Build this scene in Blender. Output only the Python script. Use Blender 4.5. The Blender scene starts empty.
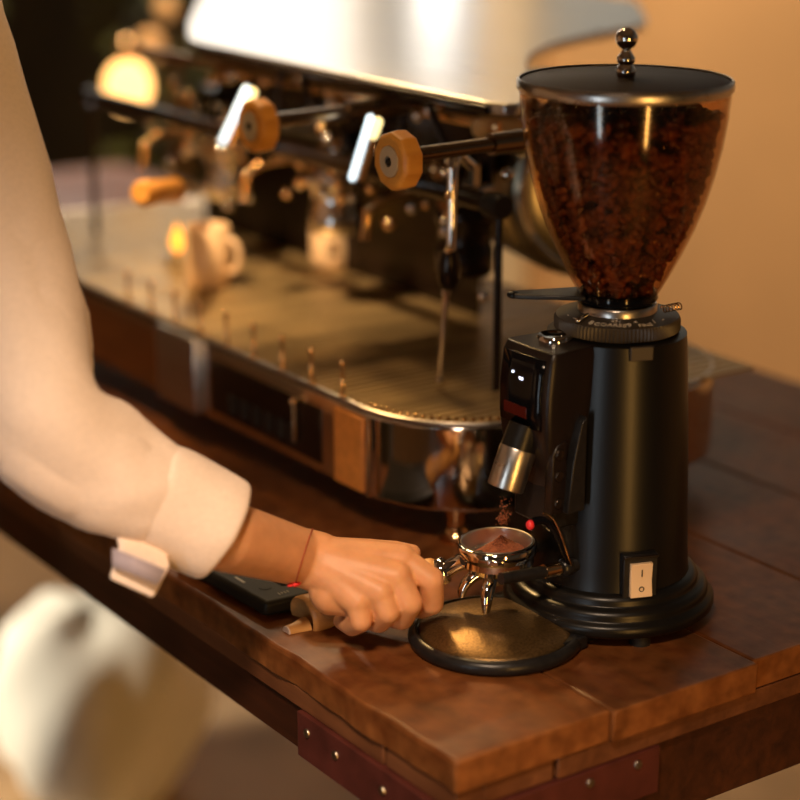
import bpy, bmesh, math, random
import numpy as np
from mathutils import Vector, Matrix, Euler
random.seed(7); np.random.seed(7)
PI = math.pi
sc = bpy.context.scene
COL = sc.collection

# ------------------------------------------------------------------ camera
# world: +Y runs along the long side of the bar table, table corner at x=0, y=0, table top at z=0.92
TZ = 0.92
CAM = Vector((-0.783, -1.046, 1.610))
PITCH, YAW = math.radians(17.3), math.radians(35)
cam_d = bpy.data.cameras.new('camera'); cam = bpy.data.objects.new('camera', cam_d); COL.objects.link(cam)
cam.location = CAM; cam.rotation_euler = (PI/2-PITCH, 0, -YAW)
cam_d.sensor_width = 36; cam_d.lens = 1950/800*36; cam_d.clip_start = 0.05
cam_d.dof.use_dof = True; cam_d.dof.focus_distance = 1.665; cam_d.dof.aperture_fstop = 2.1
sc.camera = cam
HD = Vector((math.sin(YAW), math.cos(YAW), 0)); RT = Vector((math.cos(YAW), -math.sin(YAW), 0)); UPV = Vector((0, 0, 1))
FW = HD*math.cos(PITCH)-UPV*math.sin(PITCH); UP = HD*math.sin(PITCH)+UPV*math.cos(PITCH)
def at(px, py, dep):                 # a point at a measured distance in front of the lens
    return CAM+(FW+RT*((px-400)/1950)-UP*((py-400)/1950))*dep

# ------------------------------------------------------------------ world, lights, exposure
w = bpy.data.worlds.new('world'); sc.world = w; w.use_nodes = True
w.node_tree.nodes['Background'].inputs[0].default_value = (1.0, 0.66, 0.38, 1)
w.node_tree.nodes['Background'].inputs[1].default_value = 0.03
sc.view_settings.view_transform = 'Standard'; sc.view_settings.look = 'None'
sc.view_settings.gamma = 1; sc.view_settings.use_curve_mapping = False
sc.view_settings.exposure = 0.14
def area(name, loc, target, sx, sy, power, color):
    l = bpy.data.lights.new(name, 'AREA'); l.shape = 'RECTANGLE'; l.size = sx; l.size_y = sy; l.energy = power; l.color = color
    o = bpy.data.objects.new(name, l); COL.objects.link(o); o.location = loc
    o.rotation_euler = (Vector(target)-Vector(loc)).to_track_quat('-Z', 'Y').to_euler(); return o
def point(name, loc, r, power, color):
    l = bpy.data.lights.new(name, 'POINT'); l.shadow_soft_size = r; l.energy = power; l.color = color
    o = bpy.data.objects.new(name, l); COL.objects.link(o); o.location = loc; return o
G = Vector((0.283, 0.156, 0.92))     # grinder axis
def around(deg, dist, z):            # deg > 0: to the left of the camera as seen from the grinder looking back
    a = math.radians(deg); v = -HD*math.cos(a)-RT*math.sin(a); p = G+v*dist; return Vector((p.x, p.y, z))
def spot(name, loc, target, r, power, color, deg, blend=1.0):
    l = bpy.data.lights.new(name, 'SPOT'); l.shadow_soft_size = r; l.energy = power; l.color = color; l.spot_size = math.radians(deg); l.spot_blend = blend
    o = bpy.data.objects.new(name, l); COL.objects.link(o); o.location = loc
    o.rotation_euler = (Vector(target)-Vector(loc)).to_track_quat('-Z', 'Y').to_euler(); return o
area('shopfront_daylight', around(33, 2.6, 0.95), (0.25, 0.2, 1.05), 0.22, 1.3, 6, (0.80, 0.92, 1.0))
area('warm_wall_lamp_light', around(-19, 2.3, 0.95), (0.25, 0.2, 1.05), 0.13, 1.3, 15, (1.0, 0.50, 0.12))
spot('added_key_spot', CAM-RT*0.25+UPV*1.05, (-0.06, 0.14, 1.0), 0.16, 190, (1.0, 0.72, 0.49), 21)  # added key light, cone kept to the hand and grinder
spot('added_tray_glow', (0.55, 1.50, 2.2), (0.15, 0.14, 0.94), 0.10, 110, (1.0, 0.60, 0.22), 10)  # added light for the golden glow on the tray mat
spot('added_machine_fill', (-0.22, 0.66, 2.15), (0.36, 0.85, 1.12), 0.045, 120, (1.0, 0.68, 0.36), 28)  # added light to brighten the cups and machine front
area('added_overhead_fill', (0.35, 0.75, 2.4), (0.35, 0.75, 1.0), 0.15, 0.15, 4, (1.0, 0.62, 0.28))  # added weak fill from above, no lamp hangs here
spot('added_sack_light', (-1.2, 2.6, 1.2), (0.5, 1.75, 0.1), 0.25, 330, (1.0, 0.88, 0.70), 30)  # added light aimed only at the sack
area('wall_wash', (0.9, 2.2, 2.4), (2.0, 2.3, 1.0), 0.5, 0.5, 30, (1.0, 0.74, 0.46))

# ------------------------------------------------------------------ materials
def nt(m): return m.node_tree.nodes, m.node_tree.links
MATS = {}
def mat(name, col, rough=0.5, metal=0.0, noise=0.0, scale=20, bump=0.0, stretch=(1, 1, 1), coat=0.0, sss=0.0, emit=0, aniso=0.0, rvar=0.0, col2=None):
    m = bpy.data.materials.new(name); m.use_nodes = True; N, L = nt(m); b = N['Principled BSDF']
    b.inputs['Base Color'].default_value = (*col, 1); b.inputs['Roughness'].default_value = rough; b.inputs['Metallic'].default_value = metal
    if coat: b.inputs['Coat Weight'].default_value = coat; b.inputs['Coat Roughness'].default_value = 0.15
    if aniso: b.inputs['Anisotropic'].default_value = aniso
    if sss:
        b.inputs['Subsurface Weight'].default_value = sss; b.inputs['Subsurface Radius'].default_value = (1.0, 0.35, 0.15); b.inputs['Subsurface Scale'].default_value = 0.008
    if emit: b.inputs['Emission Color'].default_value = (*col, 1); b.inputs['Emission Strength'].default_value = emit
    if noise or bump or rvar or col2:
        tc = N.new('ShaderNodeTexCoord'); mp = N.new('ShaderNodeMapping'); mp.inputs['Scale'].default_value = stretch
        n = N.new('ShaderNodeTexNoise'); n.inputs['Scale'].default_value = scale; n.inputs['Detail'].default_value = 6
        L.new(tc.outputs['Object'], mp.inputs[0]); L.new(mp.outputs[0], n.inputs['Vector'])
        if noise or col2:
            r = N.new('ShaderNodeValToRGB'); c2 = col2 or tuple(min(1, c*(1+noise)) for c in col); c1 = col if col2 else tuple(c*(1-noise) for c in col)
            r.color_ramp.elements[0].position = 0.3; r.color_ramp.elements[1].position = 0.7
            r.color_ramp.elements[0].color = (*c1, 1); r.color_ramp.elements[1].color = (*c2, 1)
            L.new(n.outputs['Fac'], r.inputs[0]); L.new(r.outputs[0], b.inputs['Base Color'])
        if rvar:
            mr = N.new('ShaderNodeMapRange'); mr.inputs[3].default_value = rough-rvar; mr.inputs[4].default_value = rough+rvar
            L.new(n.outputs['Fac'], mr.inputs[0]); L.new(mr.outputs[0], b.inputs['Roughness'])
        if bump:
            bp = N.new('ShaderNodeBump'); bp.inputs['Strength'].default_value = bump; bp.inputs['Distance'].default_value = 0.002
            L.new(n.outputs['Fac'], bp.inputs['Height']); L.new(bp.outputs[0], b.inputs['Normal'])
    MATS[name] = m; return m
def wood(name, dark, light, axis=1, scale=14, rough=0.4, bump=0.25, seed=0.0, worn=None, coat=0.0):
    m = bpy.data.materials.new(name); m.use_nodes = True; N, L = nt(m); b = N['Principled BSDF']
    tc = N.new('ShaderNodeTexCoord'); mp = N.new('ShaderNodeMapping'); s = [6.0, 6.0, 6.0]; s[axis] = 0.5
    mp.inputs['Scale'].default_value = s; mp.inputs['Location'].default_value = (seed, seed*2, seed*3)
    oi = N.new('ShaderNodeObjectInfo'); add = N.new('ShaderNodeVectorMath'); add.operation = 'ADD'
    L.new(tc.outputs['Object'], add.inputs[0]); L.new(oi.outputs['Random'], add.inputs[1]); L.new(add.outputs[0], mp.inputs[0])
    n = N.new('ShaderNodeTexNoise'); n.inputs['Scale'].default_value = scale; n.inputs['Detail'].default_value = 8; n.inputs['Roughness'].default_value = 0.65; n.inputs['Distortion'].default_value = 0.4
    L.new(mp.outputs[0], n.inputs['Vector'])
    n2 = N.new('ShaderNodeTexNoise'); n2.inputs['Scale'].default_value = 9; n2.inputs['Detail'].default_value = 5; L.new(tc.outputs['Object'], n2.inputs['Vector'])
    r = N.new('ShaderNodeValToRGB'); e = r.color_ramp.elements; e[0].position = 0.32; e[1].position = 0.68; e[0].color = (*dark, 1); e[1].color = (*light, 1)
    L.new(n.outputs['Fac'], r.inputs[0])
    mx = N.new('ShaderNodeMix'); mx.data_type = 'RGBA'; mx.blend_type = 'MULTIPLY'; mx.inputs['Factor'].default_value = 0.75
    r2 = N.new('ShaderNodeValToRGB'); r2.color_ramp.elements[0].position = 0.35; r2.color_ramp.elements[1].position = 0.62
    r2.color_ramp.elements[0].color = (0.45, 0.38, 0.35, 1); r2.color_ramp.elements[1].color = (1, 1, 1, 1)
    L.new(n2.outputs['Fac'], r2.inputs[0]); L.new(r.outputs[0], mx.inputs[6]); L.new(r2.outputs[0], mx.inputs[7])
    out = mx.outputs[2]
    if worn:
        g = N.new('ShaderNodeNewGeometry'); wr = N.new('ShaderNodeValToRGB'); wr.color_ramp.elements[0].position = 0.505; wr.color_ramp.elements[1].position = 0.54
        n3 = N.new('ShaderNodeTexNoise'); n3.inputs['Scale'].default_value = 60; L.new(tc.outputs['Object'], n3.inputs['Vector'])
        L.new(g.outputs['Pointiness'], wr.inputs[0])
        mm = N.new('ShaderNodeMath'); mm.operation = 'MULTIPLY'; L.new(wr.outputs[0], mm.inputs[0]); L.new(n3.outputs['Fac'], mm.inputs[1])
        mw = N.new('ShaderNodeMix'); mw.data_type = 'RGBA'; L.new(mm.outputs[0], mw.inputs['Factor']); L.new(out, mw.inputs[6]); mw.inputs[7].default_value = (*worn, 1); out = mw.outputs[2]
    L.new(out, b.inputs['Base Color'])
    mr = N.new('ShaderNodeMapRange'); mr.inputs[3].default_value = rough-0.12; mr.inputs[4].default_value = rough+0.15
    L.new(n2.outputs['Fac'], mr.inputs[0]); L.new(mr.outputs[0], b.inputs['Roughness'])
    bp = N.new('ShaderNodeBump'); bp.inputs['Strength'].default_value = bump; bp.inputs['Distance'].default_value = 0.0012
    L.new(n.outputs['Fac'], bp.inputs['Height']); L.new(bp.outputs[0], b.inputs['Normal'])
    if coat: b.inputs['Coat Weight'].default_value = coat; b.inputs['Coat Roughness'].default_value = 0.25
    return m
M_chrome = mat('chrome', (0.78, 0.74, 0.70), 0.06, 1.0)
M_steel = mat('brushed_steel', (0.62, 0.58, 0.54), 0.30, 1.0, noise=0.12, scale=60, stretch=(1, 0.06, 1), rvar=0.08)
M_hood = mat('hood_steel', (0.60, 0.60, 0.61), 0.30, 1.0, noise=0.10, scale=70, stretch=(1, 0.03, 1), rvar=0.07, bump=0.04)
M_tray = mat('tray_steel', (0.46, 0.33, 0.16), 0.42, 0.55, noise=0.25, scale=30, stretch=(0.2, 1, 1), rvar=0.1)
M_brass = mat('brass', (0.85, 0.55, 0.28), 0.16, 1.0)
M_black = mat('satin_black', (0.012, 0.011, 0.011), 0.33, 0.0, noise=0.3, scale=200, rvar=0.04, bump=0.03)
M_blackm = mat('grinder_black_metal', (0.006, 0.0055, 0.005), 0.33, 0.0, noise=0.1, scale=300, bump=0.02)
M_gloss = mat('gloss_black', (0.003, 0.003, 0.004), 0.10, 0.0); M_gloss.node_tree.nodes['Principled BSDF'].inputs['Specular IOR Level'].default_value = 0.25
M_headm = mat('head_black', (0.010, 0.006, 0.005), 0.30, 0.0, noise=0.2, scale=400, bump=0.02)
for m_ in (M_headm, M_blackm, M_black): m_.node_tree.nodes['Principled BSDF'].inputs['Specular IOR Level'].default_value = 0.36
M_collar = mat('collar_black', (0.060, 0.046, 0.032), 0.45, 0.1)
M_print = mat('dial_print', (0.75, 0.66, 0.52), 0.5)
M_darkm = mat('dark_machine_metal', (0.020, 0.011, 0.007), 0.22, 0.4, noise=0.4, scale=12)
M_skin = mat('skin', (0.66, 0.31, 0.14), 0.48, 0.0, noise=0.10, scale=60, bump=0.12, sss=0.15)
M_nail = mat('nail', (0.80, 0.48, 0.34), 0.28, 0.0, coat=0.4)
M_shirt = mat('shirt_cotton', (0.93, 0.77, 0.66), 0.9, 0.0, noise=0.05, scale=300, bump=0.2)
M_shirt_shade = mat('shirt_shade', (0.42, 0.36, 0.42), 0.9, 0.0, noise=0.08, scale=200, bump=0.1)
M_red = mat('red_thread', (0.75, 0.03, 0.03), 0.7)
M_redp = mat('red_plastic', (0.80, 0.03, 0.04), 0.35)
M_handle = wood('handle_wood', (0.50, 0.22, 0.06), (0.78, 0.42, 0.14), axis=0, scale=10, rough=0.38, bump=0.15)
M_knob = wood('knob_wood', (0.62, 0.24, 0.03), (0.88, 0.42, 0.07), axis=0, scale=6, rough=0.40, bump=0.1)
M_plank = wood('plank_wood', (0.022, 0.0032, 0.0007), (0.092, 0.0155, 0.0024), axis=1, scale=8, rough=0.36, bump=0.35, worn=(0.42, 0.16, 0.045)); M_plank.node_tree.nodes['Principled BSDF'].inputs['Specular IOR Level'].default_value = 0.24
M_edge_unused = None if True else wood('edge_wood', (0.10, 0.035, 0.012), (0.26, 0.10, 0.035), axis=1, scale=16, rough=0.5, bump=0.5, worn=(0.50, 0.24, 0.09))
M_apron = wood('apron_wood', (0.035, 0.008, 0.0025), (0.10, 0.028, 0.008), axis=1, scale=10, rough=0.5, bump=0.3)
M_strip = wood('strip_wood', (0.13, 0.045, 0.016), (0.24, 0.09, 0.032), axis=1, scale=10, rough=0.5, bump=0.3)
M_strap = mat('oxblood_strap', (0.095, 0.022, 0.016), 0.45, 0.1, noise=0.25, scale=40, bump=0.2)
M_screw = mat('screw_steel', (0.42, 0.36, 0.30), 0.32, 1.0)
M_grounds = mat('coffee_grounds', (0.20, 0.050, 0.016), 0.85, 0.0, noise=0.6, scale=900, bump=0.4)
M_bean = mat('coffee_bean', (0.165, 0.056, 0.018), 0.27, 0.0, noise=0.75, scale=70)
M_ceramic = mat('beige_ceramic', (0.86, 0.60, 0.36), 0.30, 0.0, coat=0.3)
M_print2 = mat('cup_print', (0.30, 0.17, 0.08), 0.5)
M_orange_panel = mat('orange_panel_mat', (0.62, 0.22, 0.04), 0.5, 0.0, noise=0.15, scale=80, bump=0.3)
M_switchp = mat('switch_ivory', (0.90, 0.66, 0.42), 0.35)
M_slot = mat('slot_black', (0.01, 0.008, 0.006), 0.6)
M_scale = mat('scale_black', (0.014, 0.012, 0.008), 0.5, 0.0); M_scale.node_tree.nodes['Principled BSDF'].inputs['Specular IOR Level'].default_value = 0.2
M_grey = mat('grey_print', (0.42, 0.38, 0.30), 0.5)
M_wallm = mat('wall_paint', (0.70, 0.44, 0.22), 0.85, 0.0, noise=0.06, scale=3, bump=0.05)
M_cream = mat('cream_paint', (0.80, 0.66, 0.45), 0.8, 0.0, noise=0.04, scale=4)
M_floor = mat('floor_screed', (0.42, 0.27, 0.14), 0.55, 0.0, noise=0.25, scale=5)
M_ceil = mat('ceiling_paint', (0.22, 0.17, 0.12), 0.9)
M_dark = mat('dark_wall', (0.05, 0.035, 0.015), 0.85, 0.0, noise=0.4, scale=2)
M_leaf = mat('leaf_green', (0.10, 0.105, 0.02), 0.6, 0.0, noise=0.4, scale=8)
M_pot = mat('terracotta', (0.35, 0.15, 0.05), 0.8)
M_sack = mat('white_sack', (0.90, 0.86, 0.74), 0.9, 0.0, noise=0.05, scale=12, bump=0.4)
M_card = mat('cardboard', (0.50, 0.36, 0.22), 0.85, 0.0, noise=0.1, scale=10)
M_lamp = mat('lamp_glass_lit', (1.0, 0.52, 0.16), 0.4, emit=3.2)
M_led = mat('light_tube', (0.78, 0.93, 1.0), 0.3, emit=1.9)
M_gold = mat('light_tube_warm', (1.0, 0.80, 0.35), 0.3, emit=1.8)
M_glint = mat('glint_drop', (1.0, 0.40, 0.04), 0.4, emit=1.8)
M_wax = mat('amber_glass', (0.9, 0.50, 0.20), 0.15, 0.0)
M_wl = mat('streak_globe_glow', (1.0, 0.93, 0.82), 0.4, emit=14)
M_dot = mat('display_light', (0.75, 0.80, 1.0), 0.3, emit=2.5)
M_pane = mat('daylight_pane', (1.0, 0.95, 0.86), 0.3, emit=2.0)
def hopper_glass():
    m = bpy.data.materials.new('hopper_glass'); m.use_nodes = True; N, L = nt(m)
    for n in list(N): N.remove(n)
    o = N.new('ShaderNodeOutputMaterial'); t = N.new('ShaderNodeBsdfTransparent'); t.inputs[0].default_value = (0.86, 0.72, 0.58, 1)
    g = N.new('ShaderNodeBsdfGlossy'); g.inputs['Roughness'].default_value = 0.10
    f = N.new('ShaderNodeLayerWeight'); f.inputs[0].default_value = 0.5; pw = N.new('ShaderNodeMath'); pw.operation = 'POWER'; pw.inputs[1].default_value = 5; L.new(f.outputs['Facing'], pw.inputs[0])
    mr = N.new('ShaderNodeMapRange'); mr.inputs[3].default_value = 0.045; mr.inputs[4].default_value = 0.8; L.new(pw.outputs[0], mr.inputs[0]); x = N.new('ShaderNodeMixShader')
    L.new(mr.outputs[0], x.inputs[0]); L.new(t.outputs[0], x.inputs[1]); L.new(g.outputs[0], x.inputs[2]); L.new(x.outputs[0], o.inputs[0]); return m
M_hopper = hopper_glass()
M_lid = mat('lid_smoked', (0.022, 0.010, 0.004), 0.55); M_lid.node_tree.nodes['Principled BSDF'].inputs['Specular IOR Level'].default_value = 0.12

# ------------------------------------------------------------------ mesh helpers
def basis(zdir, xdir=None):
    z = Vector(zdir).normalized(); x = Vector(xdir) if xdir is not None else (Vector((0, 0, 1)) if abs(z.z) < 0.9 else Vector((1, 0, 0)))
    x = (x-z*x.dot(z)).normalized(); y = z.cross(x); return Matrix((x, y, z)).transposed()
def frame(origin, zdir=(0, 0, 1), xdir=(1, 0, 0)):
    return Matrix.Translation(Vector(origin)) @ basis(zdir, xdir).to_4x4()
class MB:
    def __init__(s): s.v = []; s.f = []
    def add(s, vs, fs, M=None):
        k = len(s.v)
        for p in vs: s.v.append((M @ Vector(p)) if M else Vector(p))
        for f in fs: s.f.append(tuple(i+k for i in f))
        return s
    def box(s, c, d, M=None):
        x, y, z = c; a, b, h = d[0]/2, d[1]/2, d[2]/2
        vs = [(x+i*a, y+j*b, z+k*h) for i in (-1, 1) for j in (-1, 1) for k in (-1, 1)]
        return s.add(vs, [(0, 1, 3, 2), (4, 6, 7, 5), (0, 4, 5, 1), (2, 3, 7, 6), (0, 2, 6, 4), (1, 5, 7, 3)], M)
    def span(s, a, b): return s.box([(a[i]+b[i])/2 for i in range(3)], [abs(b[i]-a[i]) for i in range(3)])
    def lathe(s, prof, n=48, M=None, closed=True, sx=1, sy=1):
        vs = []; fs = []; m = len(prof)
        for i in range(n):
            a = 2*PI*i/n
            for r, z in prof: vs.append((r*math.cos(a)*sx, r*math.sin(a)*sy, z))
        for i in range(n):
            j = (i+1) % n
            for q in range(m-1): fs.append((i*m+q, j*m+q, j*m+q+1, i*m+q+1))
        if closed:
            if prof[0][0] > 1e-6: fs.append(tuple(i*m for i in range(n))[::-1])
            if prof[-1][0] > 1e-6: fs.append(tuple(i*m+m-1 for i in range(n)))
        return s.add(vs, fs, M)
    def tube(s, pts, rad, n=12, flat=1.0, up=None, caps=True):
        pts = [Vector(p) for p in pts]; rad = rad if isinstance(rad, (list, tuple)) else [rad]*len(pts); vs = []; fs = []
        pv = None
        for i, p in enumerate(pts):
            t = (pts[min(i+1, len(pts)-1)]-pts[max(i-1, 0)]).normalized()
            if pv is None: x = (Vector(up) if up else (Vector((0, 0, 1)) if abs(t.z) < 0.9 else Vector((1, 0, 0))))
            else: x = pv
            x = (x-t*x.dot(t)).normalized(); pv = x; y = t.cross(x)
            for k in range(n):
                a = 2*PI*k/n; vs.append(p+(x*math.cos(a)*flat+y*math.sin(a))*rad[i])
        for i in range(len(pts)-1):
            for k in range(n):
                j = (k+1) % n; fs.append((i*n+k, i*n+j, (i+1)*n+j, (i+1)*n+k))
        if caps: fs.append(tuple(range(n))[::-1]); fs.append(tuple((len(pts)-1)*n+k for k in range(n)))
        return s.add(vs, fs)
    def ball(s, c, r, n=16, sc_=(1, 1, 1), M=None):
        m = n//2; prof = [(r*math.sin(PI*i/m), -r*math.cos(PI*i/m)) for i in range(m+1)]
        T = Matrix.Translation(Vector(c)) @ (M or Matrix.Identity(4)) @ Matrix.Diagonal((*sc_, 1))
        return s.lathe(prof, n, T, closed=False)
    def capsule(s, a, b, ra, rb, n=20, squash=1.0, up=None):
        a = Vector(a); b = Vector(b); t = (b-a).normalized(); pts = []; rr = []
        for i in range(1, 6): q = PI/2*i/5; pts.append(a-t*ra*math.cos(q)); rr.append(ra*math.sin(q))
        for i in range(5): q = PI/2*i/5; pts.append(b+t*rb*math.sin(q)); rr.append(rb*math.cos(q))
        return s.tube(pts, rr, n, flat=squash, up=up)
    def prism(s, poly, z0, z1, M=None):
        n = len(poly); vs = [(x, y, z0) for x, y in poly]+[(x, y, z1) for x, y in poly]
        fs = [tuple(range(n))[::-1], tuple(range(n, 2*n))]+[(i, (i+1) % n, n+(i+1) % n, n+i) for i in range(n)]
        return s.add(vs, fs, M)
    def build(s, name, m, parent=None, bevel=0, seg=2, angle=40, origin=None, mods=None):
        if parent is not None: org = parent['_o']; org = Vector(org)
        else: org = Vector(origin) if origin is not None else Vector((0, 0, 0))
        me = bpy.data.meshes.new(name); me.from_pydata([tuple(p-org) for p in s.v], [], s.f)
        bm = bmesh.new(); bm.from_mesh(me); bmesh.ops.remove_doubles(bm, verts=bm.verts, dist=1e-6); bmesh.ops.recalc_face_normals(bm, faces=bm.faces); bm.to_mesh(me); bm.free()
        me.materials.append(m); me.polygons.foreach_set('use_smooth', [True]*len(me.polygons)); me.set_sharp_from_angle(angle=math.radians(angle))
        o = bpy.data.objects.new(name, me); COL.objects.link(o)
        if parent is not None: o.parent = parent; o['_o'] = parent['_o']
        else: o.location = org; o['_o'] = tuple(org)
        if bevel:
            b = o.modifiers.new('bevel', 'BEVEL'); b.width = bevel; b.segments = seg; b.limit_method = 'ANGLE'; b.angle_limit = math.radians(35); b.harden_normals = False
        return o
def tag(o, label, cat, group=None, kind=None):
    o['label'] = label; o['category'] = cat
    if group: o['group'] = group
    if kind: o['kind'] = kind
    return o
def thing(name, loc, label, cat, group=None):
    o = bpy.data.objects.new(name, None); COL.objects.link(o); o.location = loc; o.empty_display_size = 0.05; o['_o'] = tuple(loc)
    return tag(o, label, cat, group)
def struct(name, mb, m, **k):
    o = mb.build(name, m, **k); o['kind'] = 'structure'; return o
def text(name, s_, size, M, m, parent, depth=0.0002):
    cu = bpy.data.curves.new('t', 'FONT'); cu.body = s_; cu.size = size; cu.extrude = depth; cu.align_x = 'CENTER'; cu.align_y = 'CENTER'; cu.resolution_u = 3
    t = bpy.data.objects.new('t', cu); COL.objects.link(t); dg = bpy.context.evaluated_depsgraph_get(); me = bpy.data.meshes.new_from_object(t.evaluated_get(dg))
    COL.objects.unlink(t); bpy.data.objects.remove(t); me.transform(Matrix.Translation(-Vector(parent['_o'])) @ M); me.name = name
    me.materials.clear(); me.materials.append(m); o = bpy.data.objects.new(name, me); COL.objects.link(o); o.parent = parent; o['_o'] = parent['_o']; return o
def copy_tree(o, d, parent=None):
    c = o.copy(); COL.objects.link(c)
    if parent: c.parent = parent
    else: c.location = o.location+Vector(d)
    for ch in list(o.children): copy_tree(ch, d, c)
    return c
def bez(p0, p1, p2, p3, n=10):
    p0, p1, p2, p3 = map(Vector, (p0, p1, p2, p3)); return [p0*(1-t)**3+p1*3*t*(1-t)**2+p2*3*t*t*(1-t)+p3*t**3 for t in [i/n for i in range(n+1)]]

# ------------------------------------------------------------------ the room
struct('floor', MB().span((-3.5, -3.5, -0.05), (5.0, 6.5, 0.0)), M_floor)
struct('ceiling', MB().span((-3.5, -3.5, 2.9), (5.0, 6.5, 2.95)), M_ceil)
struct('wall_right', MB().span((2.0, -3.5, 0), (2.1, 3.05, 1.3)), M_wallm)
struct('wall_right', MB().span((2.0, -3.5, 1.3), (2.1, 3.05, 2.9)), mat('hood_reflection_grey', (0.24, 0.31, 0.42), 0.8, 0.0, noise=0.05, scale=3))  # unseen upper wall, coloured so the hood reflects grey
struct('wall_right', MB().span((2.0, 3.05, 0), (2.1, 6.5, 1.5)).span((2.0, 3.05, 2.65), (2.1, 6.5, 2.9)).span((2.0, 5.6, 1.5), (2.1, 6.5, 2.65)), M_dark)
struct('wall_back', MB().span((-3.5, 6.4, 0), (2.1, 6.5, 2.9)), M_dark)
struct('wall_left', MB().span((-3.5, -0.5, 0), (-3.4, 6.5, 2.9)), M_wallm)
wf = MB()
for y in (3.05, 4.3, 5.55): wf.span((1.98, y, 1.5), (2.06, y+0.05, 2.65))
wf.span((1.98, 3.05, 1.5), (2.06, 5.6, 1.55)).span((1.98, 3.05, 2.60), (2.06, 5.6, 2.65))
wn = struct('window_1', wf, M_cream)
pn = MB().span((2.02, 3.1, 1.55), (2.03, 4.3, 2.6)).build('pane', M_pane, wn); MB().span((2.02, 4.35, 1.55), (2.03, 5.55, 2.6)).build('pane', M_pane, wn)
struct('lit_strip_1', MB().span((1.94, 2.36, 0), (2.0, 2.54, 2.9)), M_cream, bevel=0.01)  # cream strip standing in for a lit band on the wall
struct('baseboard_right', MB().span((1.98, -3.5, 0), (2.0, 2.36, 0.1)), M_cream, bevel=0.005)

# ------------------------------------------------------------------ bar table
tb = thing('bar_table', (0, 0, 0), 'dark red-brown plank-topped wooden bar table carrying the grinder and espresso machine', 'table')
xs = [0, 0.152, 0.31, 0.47, 0.63, 0.78, 0.93]
for i in range(6):
    y0 = (0.0, -0.004, 0.002, -0.003, 0.0, -0.002)[i]
    m = MB(); ny = 60
    # planks get a slightly uneven worn edge: subdivided along y
    def prof(y, x0, x1):
        j = 0.0014*math.sin(y*37+i)+0.0010*math.sin(y*91+2*i) if i == 0 else 0
        return [(x0+j, 0.893), (x0+j*0.6, 0.9175), (x0+0.0025+j, 0.92), (x1-0.0012, 0.92), (x1-0.0004, 0.9188), (x1-0.0004, 0.893)]
    x0, x1 = xs[i], xs[i+1]; vs = []; fs = []; n = 6
    for k in range(ny+1):
        y = y0+(2.35-y0)*(k/ny)**1.6
        for x, z in prof(y, x0, x1): vs.append((x, y, z))
    for k in range(ny):
        for q in range(n): fs.append((k*n+q, k*n+(q+1) % n, (k+1)*n+(q+1) % n, (k+1)*n+q))
    fs.append(tuple(range(n))); fs.append(tuple(ny*n+q for q in range(n))[::-1])
    m.add(vs, fs); m.build('plank', M_plank, tb, bevel=0.0016)
MB().span((0.004, 0.004, 0.874), (0.03, 0.097, 0.892)).build('edge_strip', M_strip, tb, bevel=0.001)
MB().span((0.003, 0.100, 0.874), (0.03, 2.34, 0.892)).build('edge_strip', M_strip, tb, bevel=0.001)
MB().span((0.03, 0.004, 0.874), (0.098, 0.03, 0.892)).build('edge_strip', M_strip, tb, bevel=0.001)
MB().span((0.102, 0.002, 0.874), (0.92, 0.03, 0.892)).build('edge_strip', M_strip, tb, bevel=0.001)
MB().span((0.008, 0.008, 0.83), (0.034, 2.33, 0.874)).build('apron_board', M_apron, tb, bevel=0.0015)
MB().span((0.034, 0.008, 0.80), (0.92, 0.034, 0.874)).build('apron_board', M_apron, tb, bevel=0.0015)
MB().span((0.88, 0.034, 0.80), (0.92, 2.33, 0.874)).build('apron_board', M_apron, tb, bevel=0.0015)
s1 = MB().span((-0.001, -0.001, 0.832), (0.008, 0.222, 0.8735)).build('strap_plate', M_strap, tb, bevel=0.001)
s2 = MB().span((0.008, -0.001, 0.832), (0.206, 0.008, 0.8735)).build('strap_plate', M_strap, tb, bevel=0.001)
def screw(c, nrm, par, r=0.0042):
    M = frame(c, nrm, (0, 0, 1)); mb = MB().lathe([(0, -0.001), (r, -0.001), (r, 0.0006), (r*0.85, 0.0016), (r*0.4, 0.0021), (0, 0.0022)], 18, M); o = mb.build('screw', M_screw, par)
    return o
for y, z in ((0.206, .859), (0.163, .857), (0.095, .855), (0.03, .853)): screw((-0.001, y, z), (-1, 0, 0), s1)
for x, z in ((0.132, .863), (0.182, .864), (0.055, .858)): screw((x, -0.001, z), (0, -1, 0), s2)
for x, y in ((0.045, 0.045), (0.86, 0.045), (0.045, 2.26), (0.86, 2.26)): MB().span((x-0.035, y-0.035, 0), (x+0.035, y+0.035, 0.874 if y > 1 else 0.86)).build('leg', M_apron, tb, bevel=0.003)

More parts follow.
